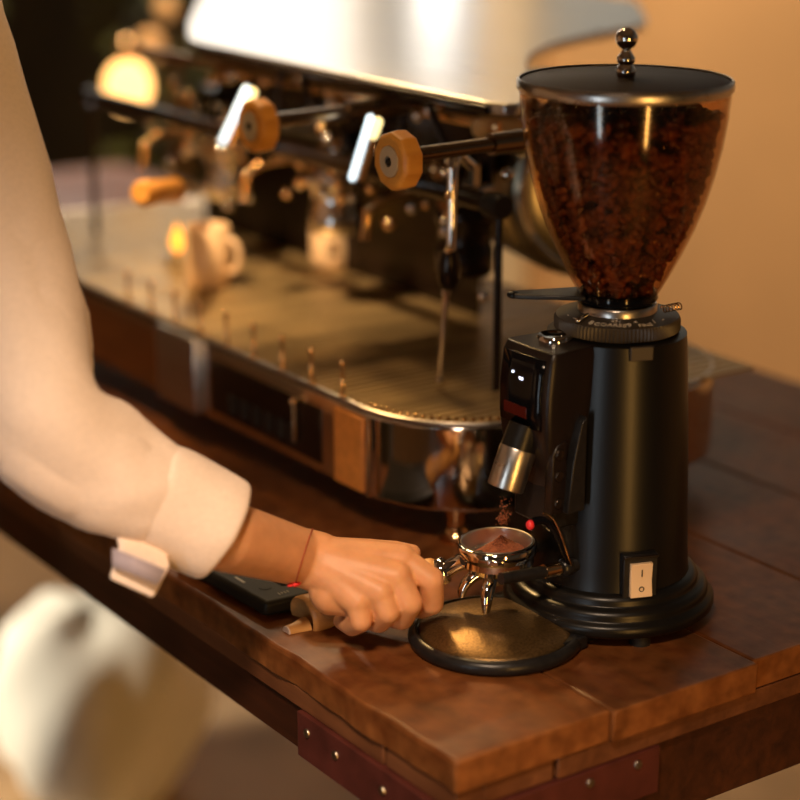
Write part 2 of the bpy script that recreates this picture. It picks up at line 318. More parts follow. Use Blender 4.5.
# ------------------------------------------------------------------ grinder
gx, gy = G.x, G.y
gr = thing('coffee_grinder', (gx, gy, TZ), 'black on-demand coffee grinder with a glass bean hopper, facing the hand', 'grinder')
def GM(z=0): return Matrix.Translation((gx, gy, TZ+z))
MB().lathe([(0.055, 0.010), (0.090, 0.010), (0.0925, 0.0125), (0.0925, 0.0185), (0.0905, 0.0215), (0.0870, 0.0225), (0.0862, 0.0240), (0.0868, 0.0270), (0.0855, 0.0305), (0.0820, 0.0325), (0.0785, 0.0330), (0.0776, 0.0345), (0.0778, 0.0370), (0.0765, 0.0405), (0.0730, 0.0425), (0.060, 0.0440), (0, 0.044)], 96, GM()).build('base', M_blackm, gr, angle=60)
for a in (250, 130, 10): 
    c = Vector((gx+0.078*math.cos(math.radians(a)), gy+0.078*math.sin(math.radians(a)), TZ)); MB().lathe([(0, 0), (0.009, 0), (0.0085, 0.011), (0, 0.011)], 18, Matrix.Translation(c)).build('foot', M_slot, gr)
MB().lathe([(0.0, 0.040), (0.0700, 0.041), (0.0690, 0.047), (0.0680, 0.060), (0.0640, 0.17), (0.0600, 0.245), (0.0590, 0.2550), (0.045, 0.258), (0, 0.258)], 96, GM()).build('body', M_blackm, gr, angle=50)
# knurled adjustment collar
n = 100; vs = []; fs = []
prof = [(0.040, 0.2575, 0), (0.0515, 0.2575, 0), (0.0535, 0.2585, 1), (0.0535, 0.2665, 1), (0.0518, 0.2695, 0), (0.034, 0.2735, 0), (0.0, 0.2735, 0)]
for i in range(n*2):
    a = 2*PI*i/(n*2)
    for r, z, k in prof: rr = r-(0.0019 if (k and i % 2) else 0); vs.append((gx+rr*math.cos(a), gy+rr*math.sin(a), TZ+z))
m = len(prof)
for i in range(n*2):
    j = (i+1) % (n*2)
    for q in range(m-1): fs.append((i*m+q, j*m+q, j*m+q+1, i*m+q+1))
cl = MB().add(vs, fs).build('adjustment_collar', M_collar, gr, angle=30)
MB().lathe([(0.028, 0.272), (0.0335, 0.2725), (0.0335, 0.2790), (0.0325, 0.2802), (0.0300, 0.2802), (0.0295, 0.276), (0.028, 0.275)], 64, GM(), closed=False).build('neck_ring', M_steel, gr, angle=50)
def on_collar(deg, r):               # deg measured from the direction towards the lens, + to the right
    v = CAM-G; a0 = math.atan2(v.y, v.x)+math.radians(deg); d = Vector((math.cos(a0), math.sin(a0), 0)); up = Vector((0, 0, 1))
    nrm = (up+d*0.225).normalized(); tx = up.cross(d); p = Vector((gx, gy, 0))+d*r; p.z = TZ+0.2695+(0.0518-r)*0.225+0.0005
    return frame(p, nrm, tx)
for s_, dg, r_, sz in (('COARSE', -7, 0.0455, 0.0072), ('8', -28, 0.0450, 0.0085), ('9', 13, 0.0455, 0.0085), ('FINE', 30, 0.0470, 0.0065), ('<7', -3, 0.0395, 0.0055), ('<', 22, 0.0405, 0.0065), ('/', 44, 0.044, 0.008), ('-', -52, 0.044, 0.012), ('-', -66, 0.044, 0.010), ('-', 58, 0.044, 0.010)):
    text('dial_marking', s_, sz, on_collar(dg, r_), M_print, cl)
Mx = on_collar(-40, 0.0445); pk = MB().tube([Mx @ Vector((0, -0.004, 0.002)), Mx @ Vector((0, 0.008, 0.0025))], [0.0022, 0.0011], 12).ball(Mx @ Vector((0, -0.005, 0.002)), 0.0026, 12).build('dial_pointer', M_chrome, cl)
tabM = on_collar(20, 0.0605); MB().box((0, 0, 0), (0.020, 0.004, 0.012), frame(G+(tabM.col[3].to_3d()-G)*1.0+Vector((0, 0, -0.017)), (0, 0, 1), tabM.col[0].to_3d())).build('collar_stop', M_collar, gr, bevel=0.0008)
# hopper
hp = [(0.0275, 0.276), (0.0285, 0.281), (0.0345, 0.290), (0.0430, 0.305), (0.0530, 0.325), (0.0620, 0.345), (0.0700, 0.367), (0.0765, 0.390), (0.0815, 0.413), (0.0850, 0.437), (0.0862, 0.455), (0.0865, 0.463)]
hq = MB().lathe(hp+[(r-0.0018, z) for r, z in reversed(hp)], 96, GM(), closed=False).build('hopper', M_hopper, gr, angle=60)
ld = MB().lathe([(0.0870, 0.4580), (0.0885, 0.4600), (0.0885, 0.4665), (0.0872, 0.4680), (0.0862, 0.4676), (0.0865, 0.4640), (0.0860, 0.4580)], 96, GM(), closed=False).build('lid_rim', M_steel, gr, angle=60)
hl = MB().lathe([(0, 0.459), (0.0858, 0.459), (0.0858, 0.4655), (0.083, 0.4668), (0, 0.4690)], 96, GM()).build('hopper_lid', M_lid, gr)
MB().lathe([(0, 0.4685), (0.0070, 0.4685), (0.0080, 0.4715), (0.0082, 0.4750), (0.0066, 0.4775), (0.0056, 0.4790), (0.0072, 0.481), (0.0075, 0.4845), (0.0052, 0.4875), (0.0038, 0.4900), (0.0036, 0.4912)]+[(0.0092*math.sin(a), 0.5000-0.0092*math.cos(a)) for a in [0.42+i*(PI-0.42)/9 for i in range(10)]], 32, GM()).build('finial', M_chrome, hl, angle=50)
# slide gate under the hopper
SG = frame((gx, gy, TZ+0.2850), (0, 0, 1), -RT-HD*0.06)
MB().prism([(0.030, -0.018), (0.084, -0.0085), (0.090, -0.005), (0.090, 0.005), (0.084, 0.0085), (0.030, 0.018)], 0, 0.0042, SG).build('slide_gate', M_black, gr, bevel=0.0015, seg=3)
MB().ball(SG @ Vector((0.0885, 0, 0.0022)), 0.0060, 14, (1, 1, 0.55)).build('gate_lip', M_gloss, gr)
MB().lathe([(0.0280, 0.2805), (0.0320, 0.2815), (0.0340, 0.2850), (0.0325, 0.2905), (0.030, 0.2905)], 64, GM(), closed=False).build('hopper_seat', M_gloss, gr, angle=50)
pts = []
for i in range(70): a = i*0.55; pts.append(Vector((gx+0.020+i*0.0003, gy-0.034+0.003*math.cos(a), TZ+0.2775+0.003*math.sin(a))))
MB().tube(pts, 0.0006, 6).build('spring', M_brass, gr)
# dosing head: lofted cross-sections from top to bottom, hard near edge
secs = [  # z, front x, back x, half width
    (0.2560, 0.188, 0.236, 0.0325), (0.2480, 0.1845, 0.238, 0.0340), (0.2200, 0.1815, 0.234, 0.0345), (0.1950, 0.1815, 0.228, 0.0340), (0.1750, 0.1835, 0.222, 0.0325),
    (0.1560, 0.188, 0.219, 0.0290), (0.1400, 0.194, 0.218, 0.0240), (0.1270, 0.201, 0.218, 0.0190)]
vs = []; fs = []; q = None
for z, xf, xb, hw in secs:
    c = 0.006; ring = [(xf+c, gy-hw), (xf+0.0015, gy-hw+0.0022), (xf, gy-hw+c), (xf-0.001, gy), (xf, gy+hw-c), (xf+0.0015, gy+hw-0.0022), (xf+c, gy+hw), (xb, gy+hw*0.9), (xb, gy-hw*0.9)]
    q = len(ring); vs += [(x, y, TZ+z) for x, y in ring]
for i in range(len(secs)-1):
    for k in range(q): fs.append((i*q+k, i*q+(k+1) % q, (i+1)*q+(k+1) % q, (i+1)*q+k))
fs.append(tuple(range(q))); fs.append(tuple((len(secs)-1)*q+k for k in range(q))[::-1])
hd = MB().add(vs, fs).build('dosing_head', M_headm, gr, bevel=0.0012, angle=32)
vs = []; fs = []
dz = [0.2500, 0.2350, 0.2200, 0.2050, 0.1900]
def fx(z):
    for (a, xa, _, _), (b, xb, _, _) in zip(secs, secs[1:]):
        if b <= z <= a: return xa+(xb-xa)*(a-z)/(a-b)
for z in dz:
    for k in range(5): y = gy+(-1+k/2)*0.0265; vs.append((fx(z)-0.0018+0.0006*abs(k-2)/2, y, TZ+z))
for i in range(4):
    for k in range(4): fs.append((i*5+k, i*5+k+1, (i+1)*5+k+1, (i+1)*5+k))
dpz = MB().add(vs, fs).build('display_window', M_gloss, hd); sm = dpz.modifiers.new('s', 'SOLIDIFY'); sm.thickness = 0.0016; sm.offset = 0
MB().ball((0.1800, gy+0.0105, TZ+0.2335), 0.0011, 10).build('indicator_light', M_dot, hd)
MB().box((0.1798, gy-0.0005, TZ+0.2300), (0.001, 0.0048, 0.0022)).build('indicator_light', M_dot, hd, bevel=0.0004)
MB().box((0.1795, gy+0.006, TZ+0.2020), (0.0012, 0.030, 0.010), frame((0, 0, 0))).build('warning_band', mat('dark_red_band', (0.07, 0.006, 0.003), 0.2), hd, bevel=0.0004)
bc = Vector((0.2185, gy+0.004, TZ+0.2560))
MB().lathe([(0.0130, -0.001), (0.0150, 0.0), (0.0150, 0.0030), (0.0135, 0.0048), (0.0118, 0.0038), (0.0100, 0.0020), (0.0050, 0.0012), (0, 0.0010)], 40, Matrix.Translation(bc)).build('push_button', M_chrome, hd, angle=50)
# chute
ch0 = Vector((0.188, gy, TZ+0.192)); ch1 = Vector((0.1655, gy, TZ+0.1370)); dr = (ch1-ch0).normalized()
MB().lathe([(0.0, 0.004), (0.0142, 0.004), (0.0150, 0.018), (0.0152, 0.026), (0.0, 0.026)], 48, frame(ch0, dr, (0, 1, 0))).build('chute_collar', M_blackm, hd, angle=40)
L_ = (ch1-ch0).length
MB().lathe([(0.0135, 0.024), (0.0152, 0.0245), (0.0156, 0.026), (0.0156, L_-0.001), (0.0152, L_), (0.0138, L_), (0.0136, L_-0.003), (0.0135, 0.024)], 64, frame(ch0, dr, (0, 1, 0)), closed=False).build('chute', M_steel, hd, angle=50)
M_blacks = mat('black_screw', (0.05, 0.035, 0.025), 0.22, 0.8)
# mounting plates with screws on the near side of the head
mp_ = MB().prism([(0.2005, TZ+0.118), (0.2190, TZ+0.118), (0.2190, TZ+0.200), (0.2130, TZ+0.195), (0.2050, TZ+0.160)], 0, 0.014, Matrix(((1, 0, 0, 0), (0, 0, 1, gy-0.040), (0, 1, 0, 0), (0, 0, 0, 1)))).build('bracket', M_black, gr, bevel=0.001)
m2 = MB().prism([(0.188, TZ+0.118), (0.204, TZ+0.118), (0.204, TZ+0.178), (0.202, TZ+0.181), (0.193, TZ+0.177), (0.188, TZ+0.170)], 0, 0.010, Matrix(((1, 0, 0, 0), (0, 0, 1, gy-0.0335), (0, 1, 0, 0), (0, 0, 0, 1)))).build('bracket', M_headm, gr, bevel=0.0012)
for z in (0.170, 0.151, 0.127): screw((0.1955, gy-0.0335, TZ+z), (0, -1, 0), m2, 0.0050).data.materials[0] = M_blacks
MB().span((0.196, gy-0.027, TZ+0.100), (0.232, gy+0.027, TZ+0.185)).build('back_plate', M_black, gr, bevel=0.003)
# portafilter fork: two rods forward, chrome sleeve, curved clip with red tip
for sgn in (-1,):
    fy = gy-0.026
    fk = MB().tube([(0.222, fy, TZ+0.064), (0.186, fy, TZ+0.0655), (0.142, fy, TZ+0.070)], [0.0060, 0.0052, 0.0050], 18).build('fork_arm', M_black, gr)
    MB().tube([(0.203, fy, TZ+0.0648), (0.188, fy, TZ+0.0655)], 0.0062, 20).build('sleeve', M_brass, fk)
    MB().ball((0.2120, fy, TZ+0.0640), 0.0085, 18, (1, 0.9, 1)).build('pivot', M_black, fk)
fk = MB().tube([(0.222, gy+0.026, TZ+0.064), (0.142, gy+0.026, TZ+0.070)], 0.0052, 18).build('fork_arm', M_black, gr)
cp = MB().tube(bez((0.2120, gy-0.030, TZ+0.068), (0.196, gy-0.034, TZ+0.090), (0.196, gy-0.028, TZ+0.118), (0.176, gy-0.024, TZ+0.112), 14), [0.0022]*6+[0.0028]*5+[0.0035]*4, 12).build('clip_lever', M_gloss, gr)
MB().tube(bez((0.2120, gy-0.0335, TZ+0.068), (0.198, gy-0.038, TZ+0.090), (0.198, gy-0.031, TZ+0.118), (0.184, gy-0.028, TZ+0.119), 14), 0.0009, 8).build('wire', M_brass, cp)
MB().ball((0.1735, gy-0.024, TZ+0.1100), 0.0044, 14, (0.8, 0.9, 1)).build('clip_tip', M_redp, cp)
# switch on the body
sv = Vector((0.259-gx, 0.091-gy, 0)).normalized(); sM = frame(G+sv*0.0680+Vector((0, 0, 0.0565)), sv, Vector((0, 0, 1)).cross(sv))
# local x = right along surface, y = up
swb = MB().box((0, 0.002, 0.0015), (0.0310, 0.041, 0.009), sM).build('switch_frame', M_black, gr, bevel=0.0012)
MB().box((0, 0.0205, 0.0062), (0.0315, 0.0025, 0.0025), sM).build('switch_hood', M_headm, swb, bevel=0.0006)
rk = MB().add([(-0.0098, -0.0145, 0.005), (0.0098, -0.0145, 0.005), (0.0098, 0.0155, 0.005), (-0.0098, 0.0155, 0.005), (-0.0098, -0.0145, 0.0105), (0.0098, -0.0145, 0.0105), (0.0098, 0.0, 0.0080), (-0.0098, 0.0, 0.0080), (0.0098, 0.0155, 0.0095), (-0.0098, 0.0155, 0.0095)],
    [(0, 1, 2, 3), (0, 4, 5, 1), (4, 7, 6, 5), (7, 9, 8, 6), (3, 2, 8, 9), (0, 3, 9, 7, 4), (1, 5, 6, 8, 2)], sM).build('rocker', M_switchp, swb, bevel=0.0006, angle=25)
MB().box((0, 0.0072, 0.0096), (0.0009, 0.0060, 0.0004), sM).build('on_mark', M_slot, swb)
MB().lathe([(0.0016, -0.0002), (0.0024, -0.0002), (0.0024, 0.0003), (0.0016, 0.0003)], 24, sM @ Matrix.Translation((0, -0.0072, 0.0096)), closed=False).build('off_mark', M_slot, swb)
# round tray
tx_, ty_ = 0.158, 0.157
TM = Matrix.Translation((tx_, ty_, TZ))
tr = MB().lathe([(0, 0.0), (0.070, 0.0), (0.0735, 0.002), (0.0745, 0.006), (0.0735, 0.010), (0.0705, 0.0125), (0.0680, 0.0128), (0.0668, 0.0105), (0.0655, 0.0105), (0.061, 0.0135), (0.040, 0.0170), (0, 0.0180)], 96, TM).build('tray', M_black, gr, angle=50)
MB().lathe([(0.0, 0.0240), (0.015, 0.0236), (0.030, 0.0222), (0.045, 0.0195), (0.056, 0.0162), (0.0630, 0.0132), (0.0655, 0.0115), (0.0655, 0.0105), (0, 0.0105)], 96, TM).build('tray_mat', mat('tray_mat', (0.16, 0.095, 0.035), 0.38, 0.8, noise=0.35, scale=500, bump=0.2), gr, angle=60)
MB().prism([(tx_+0.02, ty_-0.060), (0.212, ty_-0.058), (0.216, ty_-0.050), (0.235, ty_-0.050), (0.235, ty_+0.060), (tx_+0.02, ty_+0.060)], TZ+0.001, TZ+0.0125).build('tray_tongue', M_black, gr, bevel=0.0015)

# ------------------------------------------------------------------ beans in the hopper, grounds
def beans(name, count, seed):
    rng = np.random.RandomState(seed); bn = []
    base = []; nu, nv = 8, 6
    for j in range(nv+1):
        for i in range(nu):
            ph = PI*j/nv; th = 2*PI*i/nu; x, y, z = math.sin(ph)*math.cos(th), math.sin(ph)*math.sin(th), math.cos(ph)
            y = y*0.5 if y > 0 else y*0.75
            if y > 0 and abs(x) < 0.35: y *= 0.35
            base.append((x*0.72, y, z))
    base = np.array(base); F = []
    for j in range(nv):
        for i in range(nu): F.append((j*nu+i, j*nu+(i+1) % nu, (j+1)*nu+(i+1) % nu, (j+1)*nu+i))
    F = np.array(F); hz = [z for _, z in hp]; hr = [r for r, _ in hp]; V = []; FF = []
    for k in range(count):
        if k < count*0.12: z = 0.436+rng.uniform(-0.003, 0.004); R = np.interp(z, hz, hr); r = (R-0.007)*math.sqrt(rng.uniform(0, 1))
        else: z = 0.284+(0.436-0.284)*rng.uniform(0, 1)**0.62; R = np.interp(z, hz, hr); r = max(0.002, R-0.0088-abs(rng.normal(0, 0.0030)))
        a = rng.uniform(0, 2*PI); c = np.array([r*math.cos(a), r*math.sin(a), z]); q = Euler(rng.uniform(0, 6.28, 3)).to_matrix(); q = np.array(q)
        s = rng.uniform(0.0048, 0.0060); V.append(base*s @ q.T+c); FF.append(F+len(V)*len(base)-len(base))
    V = np.concatenate(V); FF = np.concatenate(FF); me = bpy.data.meshes.new(name)
    me.vertices.add(len(V)); me.vertices.foreach_set('co', V.ravel()); me.loops.add(FF.size); me.loops.foreach_set('vertex_index', FF.ravel().astype(np.int32))
    me.polygons.add(len(FF)); me.polygons.foreach_set('loop_start', np.arange(0, FF.size, 4, dtype=np.int32)); me.polygons.foreach_set('loop_total', np.full(len(FF), 4, dtype=np.int32))
    me.update(); me.validate(); me.polygons.foreach_set('use_smooth', [True]*len(me.polygons)); me.materials.append(M_bean)
    o = bpy.data.objects.new(name, me); COL.objects.link(o); o.location = (gx, gy, TZ); return o
bo = beans('coffee_beans', 2300, 3); tag(bo, 'dark roasted coffee beans filling the glass hopper', 'coffee beans', kind='stuff')

# ------------------------------------------------------------------ portafilter in the hand
Hc = at(497, 541, 1.660)             # centre of the rim
hE = at(302, 617, 1.694)             # far end of the handle
pf = thing('portafilter', tuple(Hc), 'chrome portafilter with wooden handle held under the grinder spout', 'portafilter')
hdir = (hE-(Hc-Vector((0, 0, 0.012)))).normalized(); hh = Vector((hdir.x, hdir.y, 0)).normalized(); side = Vector((0, 0, 1)).cross(hh)
tilt = (Vector((0, 0, 1))+hh*0.02).normalized(); PM = frame(Hc, tilt, hh)
MB().lathe([(0.0, -0.0265), (0.020, -0.0262), (0.0265, -0.0240), (0.0290, -0.0200), (0.0300, -0.0185), (0.0315, -0.0180), (0.0318, -0.0125), (0.0322, -0.0110), (0.0335, -0.0100), (0.0342, -0.0060), (0.0342, -0.0020), (0.0335, -0.0002), (0.0322, 0.0004), (0.0308, 0.0000), (0.0305, -0.0015), (0.0302, -0.010), (0.0290, -0.020), (0, -0.021)], 80, PM).build('bowl', M_chrome, pf, angle=50)
MB().lathe([(0.0312, 0.0006), (0.0305, 0.0012), (0.0295, 0.0006), (0.0288, -0.004), (0.0284, -0.0120), (0.0270, -0.0135), (0, -0.0138)], 72, PM, closed=False).build('filter_basket', M_steel, pf, angle=50)
for s_ in (1, -1):
    e = Hc+side*s_*0.0345-Vector((0, 0, 0.006)); MB().box((0, 0, 0), (0.014, 0.006, 0.005), frame(e, (0, 0, 1), hh)).build('locking_ear', M_chrome, pf, bevel=0.0012)
nb = Hc+hh*0.0250-Vector((0, 0, 0.0165)); fe = at(445, 570, 1.670)
ax = (hE-fe).normalized()
MB().tube([nb+(fe-nb)*t for t in (0, .15, .35, .6, .85, 1.0)], [0.0095, 0.0085, 0.0074, 0.0070, 0.0073, 0.0080], 28).build('neck', M_chrome, pf)
HM = frame(fe, ax, (0, 0, 1)); HL = (hE-fe).length
MB().lathe([(0, -0.002), (0.0105, -0.002), (0.0118, 0.0), (0.0120, 0.005), (0.0112, 0.0065), (0, 0.0065)], 40, HM).build('ferrule', M_chrome, pf, angle=50)
hw_ = MB().lathe([(0.0, 0.006), (0.0118, 0.006), (0.0138, 0.009), (0.0150, 0.016), (0.0148, 0.024), (0.0135, 0.034), (0.0122, 0.046), (0.0118, 0.062), (0.0125, 0.080), (0.0142, 0.098), (0.0165, HL-0.022), (0.0185, HL-0.008), (0.0188, HL-0.002), (0.0178, HL), (0.0160, HL-0.001), (0.0120, HL-0.006), (0.006, HL-0.010), (0, HL-0.011)], 56, HM)
for i_, p_ in enumerate(hw_.v):
    t_ = (p_-fe).dot(ax); k_ = max(0, (t_-(HL-0.03))/0.03); hw_.v[i_] = p_+ax*((p_-fe-ax*t_).dot(FW))*0.75*k_
hw_ = hw_.build('handle', M_handle, pf, angle=60)
tp0 = at(305, 628, 1.690); tp1 = at(287, 632, 1.678)
MB().tube([tp0, tp0*0.4+tp1*0.6, tp1], [0.0100, 0.0066, 0.0056], 24).build('handle_tip', M_handle, pf)
MB().lathe([(0.0, -0.001), (0.0050, -0.001), (0.0053, 0.0), (0.0050, 0.0012), (0.0030, 0.0010), (0, 0.0006)], 24, frame(tp1, (tp1-tp0).normalized(), (0, 0, 1))).build('tip_plug', mat('clear_plug', (0.62, 0.48, 0.40), 0.25), hw_, angle=50)
# twin spout
sc0 = Hc-Vector((0, 0, 0.030))
sp = MB().lathe([(0, 0.006), (0.0085, 0.005), (0.0095, 0.0), (0.0090, -0.006), (0.0060, -0.009), (0, -0.010)], 28, Matrix.Translation(sc0)).build('spout_body', M_chrome, pf, angle=50)
q1 = at(486, 612, 1.652)
MB().tube(bez(sc0-Vector((0, 0, 0.002)), sc0-side*0.012+Vector((0, 0, 0.004)), q1+Vector((0, 0, 0.03)), q1, 12), [0.0066, 0.0070, 0.0076, 0.0080, 0.0081, 0.0081, 0.0080, 0.0079, 0.0077, 0.0074, 0.0070, 0.0062, 0.0045], 20, flat=0.75).build('spout', M_chrome, pf)
q2 = at(461, 596, 1.668)
MB().tube(bez(sc0, sc0+hh*0.012+Vector((0, 0, 0.004)), q2+Vector((0, 0, 0.018))-hh*0.002, q2, 12), [0.0062]*9+[0.0058, 0.0054, 0.005, 0.004], 20, flat=0.8).build('spout', M_chrome, pf)
# grounds
gm = MB(); vs = []; fs = []; nr, na = 10, 36
for j in range(nr+1):
    t = j/nr
    for i in range(na):
        a = 2*PI*i/na; r = 0.0235*t*(1+0.10*math.sin(3*a+1)+0.05*math.sin(7*a)); z = -0.0125+0.0155*(1-t)**1.05*(1+0.05*math.sin(5*a))+random.uniform(-0.0005, 0.0006)
        vs.append((r*math.cos(a), r*math.sin(a), z))
for j in range(nr):
    for i in range(na): fs.append((j*na+i, j*na+(i+1) % na, (j+1)*na+(i+1) % na, (j+1)*na+i))
gm.add(vs, fs, PM @ Matrix.Translation((-0.004, -0.004, 0)))
for k in range(140):
    a = random.uniform(0, 6.28); r = random.uniform(0, 0.026); t = min(1, r/0.02); gm.ball(PM @ Vector((r*math.cos(a)-0.003, r*math.sin(a)-0.003, -0.0125+0.0165*(1-t)**1.15)), random.uniform(0.0004, 0.0011), 6)
tag(gm.build('ground_coffee', M_grounds, origin=Hc), 'small red-brown heap of ground coffee in the portafilter basket', 'ground coffee', kind='stuff')
fg = MB(); fc = ch1+Vector((0.0005, 0, -0.008))
for k in range(90):
    t = random.random()**0.8; p = Vector((fc.x-0.001*t+random.gauss(0, 0.0030), fc.y+random.gauss(0, 0.0030), fc.z-0.026*t)); fg.ball(p, random.uniform(0.0003, 0.0009), 6)
for k in range(60): fg.ball(Vector((fc.x-0.003+random.gauss(0, 0.0018), fc.y+random.gauss(0, 0.0018), fc.z-0.019+random.gauss(0, 0.0018))), random.uniform(0.0006, 0.0013), 6)
tag(fg.build('falling_grounds', M_grounds, origin=fc), 'loose coffee grounds falling from the steel chute', 'ground coffee', kind='stuff')

# ------------------------------------------------------------------ scale under the forearm
skl = thing('kitchen_scale', (0.075, 0.36, TZ), 'flat black digital scale lying under the forearm', 'scale')
MB().prism([(0.020, 0.305), (0.120, 0.295), (0.140, 0.455), (0.012, 0.455)], TZ+0.003, TZ+0.017).build('body', M_scale, skl, bevel=0.004, seg=3)
MB().prism([(0.052, 0.330), (0.114, 0.322), (0.131, 0.440), (0.052, 0.445)], TZ+0.0165, TZ+0.0200).build('platform', M_scale, skl, bevel=0.002)
MB().box((0.028, 0.362, TZ+0.0172), (0.002, 0.016, 0.0006)).build('key_marking', M_grey, skl)
MB().lathe([(0, 0), (0.006, 0), (0.006, 0.0006), (0, 0.0007)], 24, Matrix.Translation((0.038, 0.335, TZ+0.017))).build('button', M_scale, skl)
for k in range(4): MB().box((0.040+0.003*k, 0.315, TZ+0.0173), (0.0008, 0.0045-0.001*(k % 2), 0.0004)).build('key_marking', M_grey, skl)
for x, y in ((0.03, 0.32), (0.11, 0.31), (0.03, 0.43), (0.125, 0.42)): MB().lathe([(0, 0), (0.006, 0), (0.006, 0.004), (0, 0.004)], 16, Matrix.Translation((x, y, TZ))).build('foot', M_slot, skl)

# ------------------------------------------------------------------ the barista's arm
W0 = at(300, 557, 1.628)
pr = thing('person', tuple(at(60, 440, 1.50)), 'person in a pale cotton shirt reaching in from the left to grip the portafilter handle', 'person')
hb = MB()
el = at(100, 478, 1.51)               # elbow
cu = at(226, 536, 1.555)
hb.capsule(el, cu, 0.031, 0.0285, 28, 0.95, up=(FW))
hb.capsule(cu, W0, 0.0290, 0.0245, 28, 0.95, up=(FW))
Wr = at(318, 562, 1.630)
hb.capsule(W0, Wr, 0.0250, 0.0255, 28, 0.85, up=(FW))
K = {'index': [at(402, 560, 1.630), at(431, 580, 1.626), at(432, 603, 1.640), at(421, 609, 1.662)],
     'middle': [at(396, 577, 1.618), at(410, 603, 1.616), at(402, 618, 1.634), at(388, 617, 1.660)],
     'ring': [at(380, 592, 1.613), at(388, 612, 1.612), at(379, 622, 1.632), at(366, 619, 1.658)],
     'little': [at(358, 602, 1.613), at(361, 621, 1.612), at(352, 626, 1.632), at(342, 621, 1.654)]}
RD = {'index': (0.0120, 0.0108, 0.0102, 0.0088), 'middle': (0.0122, 0.0108, 0.0102, 0.0088), 'ring': (0.0118, 0.0102, 0.0095, 0.0082), 'little': (0.0112, 0.0095, 0.0088, 0.0076)}
for kx in K:
    p = K[kx]; r = RD[kx]
    hb.capsule(Wr, p[0], 0.0230, r[0]*1.1, 24)
    for i in range(3): hb.capsule(p[i], p[i+1], r[i], r[i+1], 20)
mid = at(352, 575, 1.628)
hb.capsule(Wr, at(385, 570, 1.632), 0.0235, 0.0165, 24); hb.capsule(at(335, 590, 1.630), at(360, 600, 1.625), 0.0225, 0.0150, 24)
hb.capsule(at(325, 560, 1.640), at(362, 557, 1.650), 0.0200, 0.0150, 24)
# thumb on the far side
hb.capsule(at(335, 556, 1.655), at(372, 552, 1.668), 0.0165, 0.0115, 20); hb.capsule(at(372, 552, 1.668), at(396, 552, 1.684), 0.0112, 0.0098, 20); hb.capsule(at(396, 552, 1.684), at(412, 553, 1.690), 0.0096, 0.0078, 20)
bd = hb.build('body', M_skin, pr, angle=180)
rm = bd.modifiers.new('r', 'REMESH'); rm.mode = 'VOXEL'; rm.voxel_size = 0.0013; rm.use_smooth_shade = True
sm = bd.modifiers.new('s', 'SMOOTH'); sm.iterations = 9; sm.factor = 0.5
# bracelet
from mathutils.bvhtree import BVHTree
bpy.context.view_layer.update(); dg = bpy.context.evaluated_depsgraph_get(); em_ = bd.evaluated_get(dg).to_mesh()
bv = BVHTree.FromPolygons([tuple(v.co+Vector(pr['_o'])) for v in em_.vertices], [tuple(p.vertices) for p in em_.polygons])
bx = (RT-UP*0.30).normalized(); bc_ = at(304, 558, 1.632); side_b = bx.cross(FW).normalized(); up_b = side_b.cross(bx); rg = []
for i in range(41):
    a = 2*PI*i/40; d = (side_b*math.cos(a)+up_b*math.sin(a)+side_b*0).normalized(); h_ = bv.ray_cast(bc_+d*0.08, -d)[0]
    rg.append((h_ if h_ is not None else bc_+d*0.026)+d*0.0007)
MB().tube(rg, 0.0006, 6, caps=False).build('thread_bracelet', mat('thread', (0.36, 0.07, 0.025), 0.7), pr)
low = min(rg, key=lambda p: (p-CAM).dot(UP)+(p-CAM).dot(FW)*0.5)
kb = low; MB().ball(kb, 0.0030, 12, (1.6, 1, 0.8)).ball(kb+Vector((-0.005, 0, 0)), 0.002, 10, (1.8, 1, 0.7)).build('bracelet_knot', M_red, pr)
# rolled cuff and sleeve
def sleeve(path, name, m, thick=0.003, n=44, wob=0.03, ph=0.0):
    vs = []; fs = []; pts = [Vector(p[0]) for p in path]
    for i, (c, ra, rb) in enumerate(path):
        t = (pts[min(i+1, len(pts)-1)]-pts[max(i-1, 0)]).normalized(); x = (-UP); x = (x-t*x.dot(t)).normalized(); y = t.cross(x)
        for k in range(n):
            a = 2*PI*k/n; f = 1+wob*math.sin(2*a+i*0.9+ph)+wob*0.6*math.sin(5*a-i*0.7)
            vs.append(pts[i]+x*math.cos(a)*ra*f+y*math.sin(a)*rb*f)
    for i in range(len(path)-1):
        for k in range(n): fs.append((i*n+k, i*n+(k+1) % n, (i+1)*n+(k+1) % n, (i+1)*n+k))
    o = MB().add(vs, fs).build(name, m, pr, angle=180)
    s = o.modifiers.new('s', 'SOLIDIFY'); s.thickness = thick; s.offset = -1
    b = o.modifiers.new('u', 'SUBSURF'); b.levels = 2; b.render_levels = 2
    tx = bpy.data.textures.new('folds', 'CLOUDS'); tx.noise_scale = 0.055; dp = o.modifiers.new('d', 'DISPLACE'); dp.texture = tx; dp.texture_coords = 'GLOBAL'; dp.strength = 0.010 if 'cuff' not in name else 0.004; dp.mid_level = 0.5
    return o
e0 = at(224, 532, 1.552); e1 = at(150, 492, 1.530); e2 = at(60, 448, 1.50)
sleeve([(e0+(e1-e0)*0.0, 0.0385, 0.034), (e0+(e1-e0)*0.01, 0.0425, 0.038), (e0+(e1-e0)*0.10, 0.0440, 0.040), (e0+(e1-e0)*0.55, 0.0445, 0.041), (e1, 0.0440, 0.042), (e1+(e2-e1)*0.06, 0.0395, 0.040)], 'rolled_cuff', M_shirt, 0.005, wob=0.012)
sh = at(-70, 60, 1.62)
